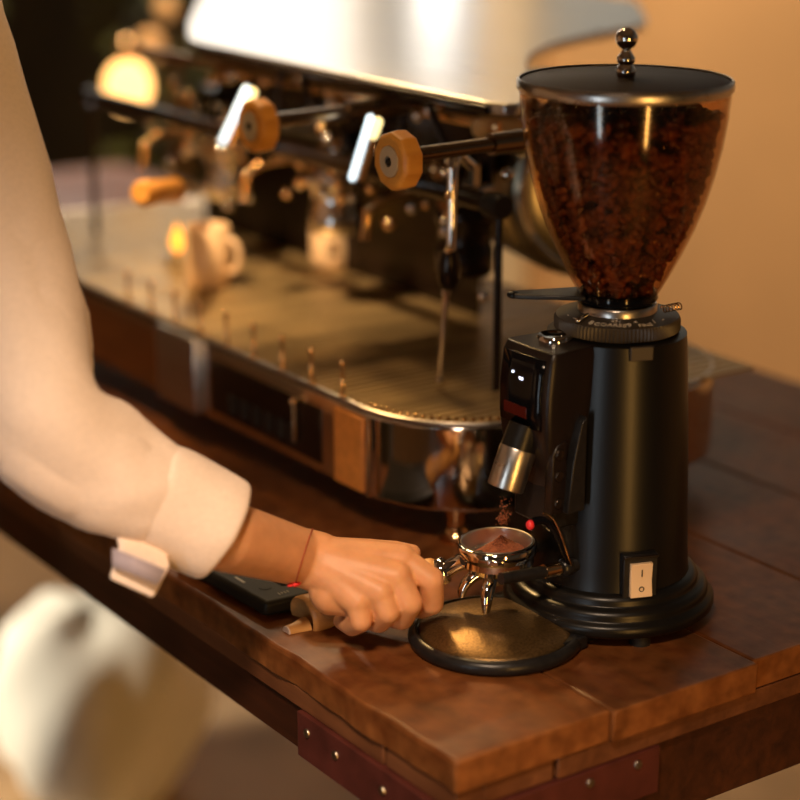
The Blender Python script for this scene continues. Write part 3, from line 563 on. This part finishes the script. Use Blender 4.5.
sleeve([(e1+(e2-e1)*-0.1, 0.041, 0.040), (e1+(e2-e1)*0.3, 0.045, 0.045), (e1+(e2-e1)*0.7, 0.052, 0.050), (e2+Vector((-0.02, 0, 0.015)), 0.058, 0.055), (e2*0.8+sh*0.2, 0.060, 0.056), (e2*0.5+sh*0.5, 0.062, 0.060), (sh, 0.070, 0.068), (sh+(sh-e2)*0.3, 0.075, 0.07)], 'sleeve', M_shirt, 0.003, wob=0.04)
# loose tail of cloth hanging under the elbow
a0, a1, a2, a3 = at(120, 545, 1.50), at(171, 566, 1.51), at(154, 598, 1.50), at(110, 578, 1.49)
ft = MB().add([a0, a1, a2, a3, at(112, 520, 1.50), at(168, 552, 1.515)], [(0, 1, 2, 3), (4, 5, 1, 0)]).build('hanging_sleeve_tab', M_shirt, pr, angle=30)
s = ft.modifiers.new('s', 'SOLIDIFY'); s.thickness = 0.006; b = ft.modifiers.new('b', 'BEVEL'); b.width = 0.003; b.segments = 3
b1 = MB().add([at(112, 548, 1.488), at(166, 570, 1.494), at(158, 585, 1.490), at(112, 566, 1.486)], [(0, 1, 2, 3)]).build('tab_shade', M_shirt_shade, pr, angle=30)  # lavender shade inside the fold, put into the cloth colour
s = b1.modifiers.new('s', 'SOLIDIFY'); s.thickness = 0.003

# the rest of the barista, standing left of the table outside the photograph
def grow(name, mb, m, vox, it=6):
    o = mb.build(name, m, pr, angle=180); r = o.modifiers.new('r', 'REMESH'); r.mode = 'VOXEL'; r.voxel_size = vox; r.use_smooth_shade = True
    q = o.modifiers.new('s', 'SMOOTH'); q.iterations = it; return o
S_ = Vector(sh); bcx, bcy = S_.x-0.06, S_.y+0.19; B = lambda x, y, z: Vector((bcx+x, bcy+y, z))
sz = 1.44
t_ = MB()
t_.capsule(S_+Vector((0.0, 0.01, 0.0)), B(0, -0.08, sz+0.02), 0.072, 0.07, 24)
t_.capsule(B(0, 0.19, sz-0.02), B(0, 0.08, sz+0.02), 0.065, 0.07, 24).capsule(B(0, -0.08, sz), B(0, 0.08, sz), 0.09, 0.09, 24)
for y in (-0.08, 0, 0.08): t_.capsule(B(0.0, y, sz-0.03), B(-0.02, y*0.8, 1.12), 0.105, 0.095, 24).capsule(B(-0.02, y*0.8, 1.12), B(-0.04, y*0.9, 0.92), 0.095, 0.105, 24)
t_.capsule(B(0, 0.19, sz-0.02), B(-0.02, 0.25, sz-0.30), 0.055, 0.045, 20).capsule(B(-0.02, 0.25, sz-0.30), B(0.10, 0.22, sz-0.48), 0.045, 0.035, 20)
grow('shirt', t_, M_shirt, 0.008)
grow('left_hand', MB().capsule(B(0.08, 0.222, sz-0.45), B(0.14, 0.21, sz-0.54), 0.027, 0.026, 18).capsule(B(0.14, 0.21, sz-0.54), B(0.165, 0.205, sz-0.60), 0.028, 0.022, 18).capsule(B(0.16, 0.225, sz-0.59), B(0.175, 0.228, sz-0.67), 0.009, 0.007, 12).capsule(B(0.17, 0.208, sz-0.60), B(0.187, 0.208, sz-0.68), 0.009, 0.007, 12).capsule(B(0.17, 0.19, sz-0.60), B(0.183, 0.188, sz-0.675), 0.009, 0.007, 12).capsule(B(0.162, 0.176, sz-0.58), B(0.172, 0.172, sz-0.645), 0.008, 0.006, 12).capsule(B(0.14, 0.19, sz-0.54), B(0.165, 0.165, sz-0.585), 0.011, 0.008, 12), M_skin, 0.003)
tr_ = MB().capsule(B(-0.04, -0.07, 0.93), B(-0.04, 0.07, 0.93), 0.12, 0.12, 24)
for y in (-0.09, 0.09): tr_.capsule(B(-0.04, y, 0.88), B(-0.05, y*1.1, 0.50), 0.092, 0.066, 24).capsule(B(-0.05, y*1.1, 0.50), B(-0.07, y*1.15, 0.10), 0.064, 0.052, 24)
M_trou = mat('trouser_cloth', (0.05, 0.045, 0.045), 0.85, 0.0, noise=0.1, scale=200); grow('trousers', tr_, M_trou, 0.010)
for y in (-0.104, 0.104): grow('shoe', MB().capsule(B(-0.10, y, 0.045), B(0.07, y, 0.035), 0.044, 0.034, 20), M_black, 0.006)
hc = B(0.03, 0, 1.68)
hm = MB().capsule(B(0, 0, sz+0.03), B(0.02, 0, 1.60), 0.056, 0.052, 24).ball(hc, 0.1, 32, (0.94, 0.76, 1.12)).ball(hc+Vector((0.03, 0, -0.06)), 0.062, 24, (0.9, 0.8, 0.9))
hm.capsule(hc+Vector((0.09, 0, 0.015)), hc+Vector((0.098, 0, -0.020)), 0.007, 0.011, 14)
hm.capsule(hc+Vector((0.080, -0.018, -0.056)), hc+Vector((0.080, 0.018, -0.056)), 0.009, 0.009, 12)
for y in (-1, 1): hm.ball(hc+Vector((-0.005, y*0.078, -0.008)), 0.03, 16, (0.6, 0.3, 1)); hm.capsule(hc+Vector((0.082, y*0.015, 0.026)), hc+Vector((0.070, y*0.046, 0.024)), 0.008, 0.007, 12)
grow('head', hm, M_skin, 0.003, 4)
for y in (-1, 1): MB().ball(hc+Vector((0.084, y*0.031, 0.006)), 0.0105, 16).build('eye', mat('eye', (0.75, 0.7, 0.65), 0.2), pr)
grow('hair', MB().ball(hc+Vector((-0.016, 0, 0.022)), 0.104, 32, (0.98, 0.82, 1.06)), mat('hair', (0.03, 0.016, 0.009), 0.5, 0.0, noise=0.5, scale=120, bump=0.5), 0.006)

# ------------------------------------------------------------------ espresso machine
em = thing('espresso_machine', (0.35, 0.9, TZ), 'long chrome and brass espresso machine with bright brushed top, behind the grinder', 'espresso machine')
def stadium(x0, x1, y0, y1, r, n=14):
    p = []
    for cx, cy, a0 in ((x0+r, y0+r, 180), (x1-r, y0+r, 270), (x1-r, y1-r, 0), (x0+r, y1-r, 90)):
        for i in range(n+1): a = math.radians(a0+90*i/n); p.append((cx+r*math.cos(a), cy+r*math.sin(a)))
    return p
X0, X1, Y0, Y1 = 0.205, 0.62, 0.305, 1.42
MB().prism(stadium(X0, X1, Y0, Y1, 0.125, 20), 0.962, 1.046).build('tray_casing', M_chrome, em, bevel=0.003, seg=3, angle=30)
MB().prism(stadium(X0+0.006, X1-0.006, Y0+0.006, Y1-0.006, 0.119), 1.046, 1.0475).build('tray_floor', M_tray, em)
gb = MB(); y = Y0+0.012
while y < Y1-0.01:
    xa = X0+0.006
    if y < Y0+0.125: d = Y0+0.125-y; xa = X0+0.125-math.sqrt(max(0, 0.119**2-d*d))+0.001
    gb.span((xa, y-0.0042, 1.0475), (X1-0.01, y+0.0042, 1.0505)); y += 0.0125
g_ = gb.build('grill_bars', M_tray, em, bevel=0); g_['kind'] = 'stuff'
rimv = stadium(X0+0.003, X1-0.003, Y0+0.003, Y1-0.003, 0.122, 20)
MB().tube([(x, y, 1.0485) for x, y in rimv+rimv[:1]], 0.0022, 8, caps=False).build('tray_rim', M_steel, em)
# beads round the curved end
bead0 = MB().ball((0, 0, 0), 0.0021, 8).build('rim_stud', M_brass, em); first = True
for k in range(26):
    a = math.radians(182+k*3.9); p = Vector((X0+0.125+0.1165*math.cos(a), Y0+0.125+0.1165*math.sin(a), 1.052))
    o = bead0 if first else bead0.copy()
    if not first: COL.objects.link(o)
    o.data.transform(Matrix.Translation(Vector(em['_o']))) if first else None
    o.location = p-Vector(em['_o']); first = False
# front: recessed dark panel, slots, orange panel, brass rod
MB().span((0.2035, 0.50, 0.972), (0.2065, 0.72, 1.030)).build('front_panel', M_darkm, em, bevel=0.001)
for k in range(6): MB().span((0.2015, 0.545+k*0.024, 0.980), (0.2045, 0.559+k*0.024, 1.000)).build('slot', M_slot, em, bevel=0.001)
MB().span((0.2015, 0.424, 0.964), (0.2060, 0.474, 1.040)).build('orange_panel', M_orange_panel, em, bevel=0.002)
MB().tube([(0.200, 0.410, 0.966), (0.200, 0.410, 1.044)], 0.0028, 12).build('brass_rod', M_brass, em)
MB().tube([(0.200, 0.543, 0.986), (0.200, 0.543, 1.024)], 0.0022, 12).ball((0.199, 0.543, 1.027), 0.0042, 14).build('brass_rod', M_brass, em)
MB().span((0.196, 0.74, 0.962), (0.2045, 0.83, 1.046)).build('corner_bracket', M_steel, em, bevel=0.003)
# guard pins
pin = MB().lathe([(0, 0), (0.0032, 0), (0.0032, 0.004), (0.0018, 0.006), (0.0018, 0.030), (0.0026, 0.032), (0.0030, 0.035), (0.0018, 0.0375), (0, 0.038)], 14, Matrix.Translation(Vector(em['_o']))).build('guard_pin', M_brass, em)
pin.location = Vector((0.2095, 0.469, 1.049))-Vector(em['_o'])
for y in (0.525, 0.580, 0.636, 0.692, 0.748, 0.804, 0.86, 0.916):
    c = pin.copy(); COL.objects.link(c); c.location = Vector((0.2095, y, 1.049))-Vector(em['_o'])
for x, y in ((0.272, 0.366), (0.56, 0.40), (0.28, 1.33), (0.56, 1.33)):
    MB().lathe([(0, 0), (0.016, 0), (0.017, 0.003), (0.012, 0.007), (0.009, 0.015), (0.010, 0.026), (0.014, 0.036), (0.014, 0.044), (0, 0.044)], 24, Matrix.Translation((x, y, TZ))).build('foot', M_brass, em)
# lower body, boiler, upper body, hood
MB().prism([(0.50, 0.63), (0.53, 0.67), (0.53, 1.25), (0.50, 1.25)], 1.048, 1.235).build('backsplash', M_darkm, em, bevel=0.002)
MB().tube([(0.665, 0.98, 1.15), (0.665, 1.00, 1.15), (0.665, 1.23, 1.15), (0.665, 1.25, 1.15)], [0.075, 0.088, 0.088, 0.075], 40).build('boiler', M_steel, em)
MB().prism([(0.415, 0.50), (0.50, 0.62), (0.60, 0.76), (0.75, 0.96), (0.88, 1.14), (0.88, 1.28), (0.56, 1.28), (0.415, 1.06)], 1.225, 1.318).build('upper_body', M_darkm, em, bevel=0.006)
hoodp = [(1.02, 1.85), (0.80, 1.74), (0.60, 1.43), (0.44, 1.175), (0.365, 1.04), (0.350, 1.005), (0.345, 0.97), (0.345, 0.43), (0.350, 0.402), (0.362, 0.395), (0.400, 0.420)]
hoodp += [tuple(p[:2]) for p in bez((0.500, 0.550, 0), (0.56, 0.63, 0), (0.60, 0.70, 0), (0.720, 0.762, 0), 8)]
hoodp += [(0.80, 0.795)]+[tuple(p[:2]) for p in bez((0.865, 0.815, 0), (0.905, 0.825, 0), (0.94, 0.85, 0), (0.99, 0.92, 0), 6)]+[(1.10, 1.06), (1.16, 1.5), (1.12, 1.8)]
hd_ = MB().prism(hoodp, 1.318, 1.330).build('cup_warmer_top', M_hood, em, bevel=0.003, seg=3)
MB().tube([(0.346, 0.42, 1.322), (0.346, 0.98, 1.322)], 0.0045, 10).build('hood_trim', M_darkm, em)
DR = at(596, 186, 2.06)
MB().lathe([(0, -0.010), (0.066, -0.008), (0.092, 0.0), (0.101, 0.012), (0.103, 0.030), (0.103, 0.16), (0, 0.16)], 64, frame(DR, (0.25, 0.97, 0), (0, 0, 1))).build('boiler_end', mat('olive_steel', (0.30, 0.26, 0.19), 0.28, 0.9), em, angle=60)
rr_ = []
for i in range(41): a = 2*PI*i/40; rr_.append(frame(DR, (0.25, 0.97, 0), (0, 0, 1)) @ Vector((0.088*math.cos(a), 0.088*math.sin(a), -0.006)))
MB().tube(rr_, 0.0035, 8, caps=False).build('boiler_ring', M_chrome, em)
# rail and post
MB().tube([(0.345, 0.400, 1.049), (0.345, 0.400, 1.222)], 0.0042, 14).build('post', M_darkm, em)
MB().tube([(0.345, 0.398, 1.233), (0.345, 1.28, 1.233)], 0.0095, 18).build('rail', M_darkm, em)
MB().lathe([(0, -0.012), (0.0115, -0.012), (0.0125, -0.008), (0.0125, 0.010), (0, 0.012)], 24, frame((0.345, 0.405, 1.233), (0, 1, 0))).build('rail_end', M_black, em)
MB().tube([(0.345, 1.27, 1.049), (0.345, 1.27, 1.222)], 0.0042, 14).build('post', M_darkm, em)
# groups
M_capm = mat('knob_cap_metal', (0.70, 0.60, 0.42), 0.45, 0.6)
def ng(mb, name, m, par, **k): return mb.build(name, m, par, **k)
for gi in range(3):
    oy = 0.243*gi; cy = 0.527+oy; cx = 0.40
    gp = MB().lathe([(0.0, 1.135), (0.026, 1.135), (0.0300, 1.139), (0.0300, 1.162), (0.0275, 1.165), (0.0275, 1.186), (0.031, 1.190), (0.031, 1.204), (0.022, 1.212), (0, 1.214)], 40, Matrix.Translation((cx, cy, 0))).build('group_head', M_chrome if gi else M_darkm, em, angle=50)
    MB().tube([(cx, cy, 1.205), (cx, cy, 1.25)], 0.018, 24).build('group_neck', M_chrome, gp)
    MB().tube([(cx-0.034, cy-0.01, 1.214), (cx+0.02, cy-0.01, 1.224)], 0.012, 20).build('valve_body', M_chrome, gp)
    for k in range(5):
        p = (cx-0.038+random.uniform(-0.01, 0.008), cy+random.uniform(-0.035, 0.035), 1.20+random.uniform(-0.012, 0.030)); MB().ball(p, random.uniform(0.005, 0.0075), 12).build('glint_nut', M_brass if k % 2 else M_chrome, gp)  # small balls added to give bright dots around the group
    # knob on its flat shaft
    if gi < 2:
        ky = 0.357+0.24*gi; kz = 1.302-0.001*gi; kc = Vector((0.190, ky, kz-0.003)); KM = frame(kc, (-1, 0, 0), (0, 0, 1)); vs = []
        kn = MB().lathe([(0, -0.019), (0.022, -0.019), (0.0265, -0.016), (0.0272, -0.006), (0.0262, 0.0), (0.0225, 0.003), (0.0150, 0.003), (0.0145, 0.001), (0, 0.001)], 10, KM).build('wooden_knob', M_knob, em, bevel=0.002, angle=30)
        MB().lathe([(0, 0.0005), (0.0145, 0.0005), (0.0138, 0.0032), (0.005, 0.0036), (0.0046, 0.0010), (0, 0.0010)], 28, KM).build('knob_cap', M_capm, kn, angle=40)
        MB().lathe([(0, 0.001), (0.0035, 0.001), (0.0030, 0.0045), (0, 0.005)], 6, KM).build('cap_bolt', M_slot, kn)
        lv = MB().tube([(0.208, ky, kz), (0.30, ky, kz+0.001)], 0.0085, 16, flat=0.8).tube([(0.30, ky, kz+0.001), (0.40, ky, kz+0.002)], 0.0105, 18).build('lever_shaft', mat('shaft_steel', (0.30, 0.22, 0.15), 0.2, 1.0), em)
        for k in range(4): MB().lathe([(0.0, 0), (0.012, 0), (0.012, 0.004), (0, 0.004)], 20, frame((0.305+k*0.016, ky, kz+0.001), (1, 0, 0))).build('shaft_ring', M_chrome if k % 2 else M_black, lv)
    # leaning struts beside each group: light tube and brass rod
    if gi < 2:
        ty = 0.552+0.240*gi; a = Vector((0.3, ty, 1.302)); b = Vector((0.3, ty+0.033+0.022*gi, 1.237)); off = Vector((0.0, -0.016, 0.0))
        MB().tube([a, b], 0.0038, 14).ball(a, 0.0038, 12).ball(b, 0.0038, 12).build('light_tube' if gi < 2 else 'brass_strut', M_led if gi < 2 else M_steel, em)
        MB().tube([a+off, b+off], 0.0042, 14).build('brass_strut', M_brass, em)
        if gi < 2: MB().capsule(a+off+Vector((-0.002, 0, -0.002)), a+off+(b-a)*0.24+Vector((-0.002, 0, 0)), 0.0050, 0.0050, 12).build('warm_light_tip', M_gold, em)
        for s_ in (1, -1): MB().tube([(0.37, ty+0.02*s_+0.02, 1.315), (0.37, ty+0.055*s_, 1.235)], 0.0042, 12).build('lattice_strut', M_darkm, em)
    MB().tube([(0.40, cy+0.06, 1.215), (0.34, cy+0.06, 1.212), (0.32, cy+0.06, 1.20), (0.315, cy+0.06, 1.17)], [0.006, 0.006, 0.006, 0.005], 14).build('hot_water_pipe', M_brass, em)
# balls added along the upper front edge to catch bright glints
for px, py in ((338, 108), (355, 107), (367, 105), (402, 111), (418, 115), (430, 110), (439, 106), (265, 80), (284, 82), (300, 78), (212, 79), (222, 77), (232, 76), (173, 84), (180, 96), (190, 97), (313, 88), (244, 74)):
    d = at(px, py, 1)-CAM; p = CAM+d*((0.385-CAM.x)/d.x); MB().ball(p, random.uniform(0.006, 0.0085), 14).build('glint_ball', M_chrome if random.random() < 0.4 else M_brass, em)
for px, py in ((186,152),(187,143),(210,152),(209,140),(240,147),(247,145),(243,158),(170,163),(228,205),(249,197),(287,193),(330,92),(331,103),(332,170),(339,182),(341,190),(341,197),(352,197),(324,193),(389,224),(371,188),(437,170),(439,183),(452,162),(484,297),(507,174),(150,122),(197,108),(322,128),(328,138)):
    d = at(px, py, 1)-CAM; p = CAM+d*((0.365-CAM.x)/d.x); MB().ball(p, random.uniform(0.0050, 0.0075), 12).build('glint_nut', M_chrome if random.random() < 0.5 else M_brass, em)  # more balls added where blurred highlights should show
MB().tube([(0.385, 0.45, 1.298), (0.385, 1.20, 1.298)], 0.006, 12).build('pipe', M_brass, em)
# steam wands
def wand(y0, x0, sc_=1.0):
    w_ = MB().tube([(x0+0.03, y0+0.01, 1.270), (x0+0.01, y0+0.005, 1.285), (x0, y0, 1.272), (x0-0.002, y0-0.002, 1.20), (x0-0.004, y0+0.003, 1.150)], [0.0055, 0.0055, 0.0055, 0.0045, 0.0045], 14).tube([(x0-0.004, y0+0.003, 1.152), (x0-0.002, y0+0.016, 1.062)], [0.0034, 0.0028], 12).build('steam_wand', M_chrome, em)
    MB().lathe([(0, -0.020), (0.007, -0.019), (0.011, -0.010), (0.0115, 0.006), (0.008, 0.018), (0, 0.020)], 24, Matrix.Translation((x0-0.003, y0, 1.175))).build('wand_grip', M_darkm, w_)
    for k, z in enumerate((1.268, 1.248, 1.222, 1.195)): MB().ball((x0-0.007, y0+0.004*(-1)**k, z), 0.0038, 12).build('wand_nut', M_brass if k % 2 else M_chrome, w_)
    MB().ball((x0-0.002, y0+0.016, 1.060), 0.0042, 12).build('wand_tip', M_chrome, w_)
wand(0.415, 0.30)
# portafilter parked in the far group: handle towards the barista
hd2 = MB().tube([(0.38, 1.02, 1.150), (0.33, 0.97, 1.160), (0.27, 0.905, 1.176)], [0.010, 0.008, 0.008], 16).build('parked_portafilter', M_chrome, em)
MB().tube([(0.275, 0.91, 1.174), (0.262, 0.895, 1.178), (0.215, 0.845, 1.190), (0.175, 0.80, 1.200), (0.165, 0.79, 1.203)], [0.010, 0.0145, 0.0125, 0.015, 0.010], 20).build('wooden_grip', M_knob, hd2)
# pale wooden knob half hidden behind the hopper
MB().lathe([(0, 0), (0.022, 0), (0.027, 0.004), (0.029, 0.014), (0.024, 0.020), (0, 0.022)], 40, frame(at(500, 138, 1.93), UP, RT)).build('steam_valve_knob', mat('pale_knob', (0.72, 0.42, 0.14), 0.45), em, angle=50)
MB().tube([at(500, 140, 1.93), at(520, 150, 2.0)], 0.008, 14).build('valve_stem', M_darkm, em)

# ------------------------------------------------------------------ cups and amber glint on the tray
GT = 1.0507
def cup(name, x, y, r, h, label, group=None, handle=True, mk=False):
    t = thing(name, (x, y, GT), label, 'cup', group)
    c = MB().lathe([(0, 0.0), (r*0.82, 0.0), (r*0.94, 0.003), (r, h*0.25), (r, h-0.001), (r-0.0012, h), (r-0.0028, h-0.001), (r-0.003, h*0.3), (r*0.8, 0.005), (0, 0.004)], 48, Matrix.Translation((x, y, GT))).build('bowl', M_ceramic, t, angle=60)
    if handle:
        d = RT*0.9-HD*0.3; b = Vector((x, y, GT)); MB().tube(bez(b+d*(r-0.002)+UPV*h*0.80, b+d*(r+0.022)+UPV*h*0.85, b+d*(r+0.022)+UPV*h*0.2, b+d*(r-0.002)+UPV*h*0.24, 10), 0.0038, 10).build('handle', M_ceramic, t)
    if mk:
        v = (CAM-Vector((x, y, GT))); v.z = 0; v.normalize(); MB().box((0, 0, 0), (0.011, 0.018, 0.0008), frame(Vector((x, y, GT+h*0.55))+v*(r+0.0002), v, UPV.cross(v))).build('print_mark', M_print2, t)
    return t
cup('mug', 0.325, 0.934, 0.0275, 0.072, 'beige ceramic mug with a handle on the drip tray, left of the other cup')
cup('espresso_cup', 0.500, 0.931, 0.0275, 0.050, 'straight tan cup with a dark mark, under the middle group', handle=False, mk=True)
cx_, cy_ = 0.345, 1.045
cd = thing('amber_glint', (cx_, cy_, GT), 'small amber glowing drop added for a bright glint on the drip tray, left of the mug', 'glint')
MB().lathe([(0, 0), (0.014, 0), (0.016, 0.003), (0.016, 0.014), (0.0145, 0.014), (0.014, 0.010), (0, 0.010)], 28, Matrix.Translation((cx_, cy_, GT))).build('holder', M_steel, cd)
MB().lathe([(0, 0), (0.0035, 0.002), (0.0085, 0.010), (0.0085, 0.017), (0.005, 0.028), (0.0015, 0.037), (0, 0.040)], 20, Matrix.Translation((cx_, cy_, GT+0.014))).build('glint_drop', M_glint, cd)  # glowing drop stands in for an amber highlight

# ------------------------------------------------------------------ background
lc = at(128, 86, 3.2)
lp = thing('pendant_lamp', tuple(lc), 'glowing amber globe lamp hanging far behind the machine', 'lamp')
MB().ball(lc, 0.039, 32, (1, 1, 1.12)).build('globe', M_lamp, lp)
MB().lathe([(0, 0.045), (0.016, 0.045), (0.014, 0.075), (0.004, 0.082), (0, 0.082)], 24, Matrix.Translation(lc)).build('cap', M_brass, lp)
MB().tube([lc+Vector((0, 0, 0.08)), (lc.x, lc.y, 2.9)], 0.0025, 8).build('cord', M_slot, lp)
M_dim = mat('dim_bulb', (0.85, 0.45, 0.16), 0.4, emit=0.35)
sq = at(430, 30, 2.75)
sc_ = thing('added_streak_globe', (1.93, 2.69, 1.60), 'unseen white globe lamp added on the right wall to streak the machine top', 'lamp')  # unseen globe added to put the bright streak on the hood
MB().ball((1.93, 2.69, 1.60), 0.05, 24).build('globe', M_wl, sc_); MB().tube([(1.93, 2.69, 1.60), (2.0, 2.69, 1.60)], 0.012, 12).build('bracket', M_brass, sc_)
def plant(x, y, h, n, seed, label):
    random.seed(seed); t = thing('potted_plant', (x, y, 0), label, 'plant')
    MB().lathe([(0, 0), (0.13, 0), (0.16, 0.28), (0.17, 0.30), (0.15, 0.30), (0.14, 0.26), (0, 0.26)], 28, Matrix.Translation((x, y, 0))).build('pot', M_pot, t)
    MB().tube([(x, y, 0.25), (x+0.02, y, 0.6), (x, y+0.02, h*0.8)], [0.02, 0.016, 0.008], 10).build('stem', M_pot, t)
    base = None
    for k in range(n):
        a = random.uniform(0, 6.28); z = random.uniform(0.4, h); r = random.uniform(0.05, 0.28); L = random.uniform(0.09, 0.15)
        if base is None:
            base = MB().add([(0, 0, 0), (0.3, 0.28, 0.06), (0.7, 0.24, 0.04), (1, 0, -0.12), (0.7, -0.24, 0.04), (0.3, -0.28, 0.06), (0.45, 0, 0.0)], [(0, 1, 6), (1, 2, 6), (2, 3, 6), (3, 4, 6), (4, 5, 6), (5, 0, 6)]).build('leaf', M_leaf, t)
            base.data.transform(Matrix.Translation(Vector(t['_o']))); o = base
        else: o = base.copy(); COL.objects.link(o)
        o.location = (r*math.cos(a)*0.6, r*math.sin(a)*0.6, z); o.scale = (L, L, L); o.rotation_euler = (random.uniform(-.5, .5), random.uniform(-0.7, 0.4), a)
plant(1.64, 3.44, 1.30, 110, 1, 'dark leafy potted plant far behind the machine, right of the globe lamp')
plant(1.05, 3.78, 1.30, 110, 2, 'dark leafy potted plant far behind the machine, left of the globe lamp')
for (px, py, dp, r_, lb) in ((166, 8, 3.9, 0.020, 'dim warm bulb far behind, nearest the left end of the bright machine top'), (150, 46, 3.8, 0.026, 'dim warm bulb far behind, just above the globe lamp')):
    q = at(px, py, dp); t = thing('small_bulb', tuple(q), lb, 'lamp', 'dim bulbs among the plants')
    MB().ball(q, r_, 16, (1, 1, 1.2)).build('globe', M_dim, t); MB().tube([q+UPV*r_, (q.x, q.y, 2.9)], 0.0015, 6).build('cord', M_slot, t)
# white sack and carton on the floor under the table
sk = at(92, 716, 3.25)
ms = MB(); vs = []; fs = []
for j in range(13):
    ph = PI*j/12
    for i in range(28):
        a = 2*PI*i/28; f = 1+0.10*math.sin(3*a+j*0.5)+0.06*math.sin(7*a-j); r = 0.17*math.sin(ph)**0.6*f
        vs.append((sk.x+r*math.cos(a)*1.0, sk.y+r*math.sin(a)*1.2, max(0.0, 0.17-0.17*math.cos(ph)*(1+0.08*math.sin(4*a)))))
for j in range(12):
    for i in range(28): fs.append((j*28+i, j*28+(i+1) % 28, (j+1)*28+(i+1) % 28, (j+1)*28+i))
tag(ms.add(vs, fs).build('sack', M_sack, origin=(sk.x, sk.y, 0), angle=80), 'crumpled cream-white sack on the floor beyond the table, lower left', 'sack')
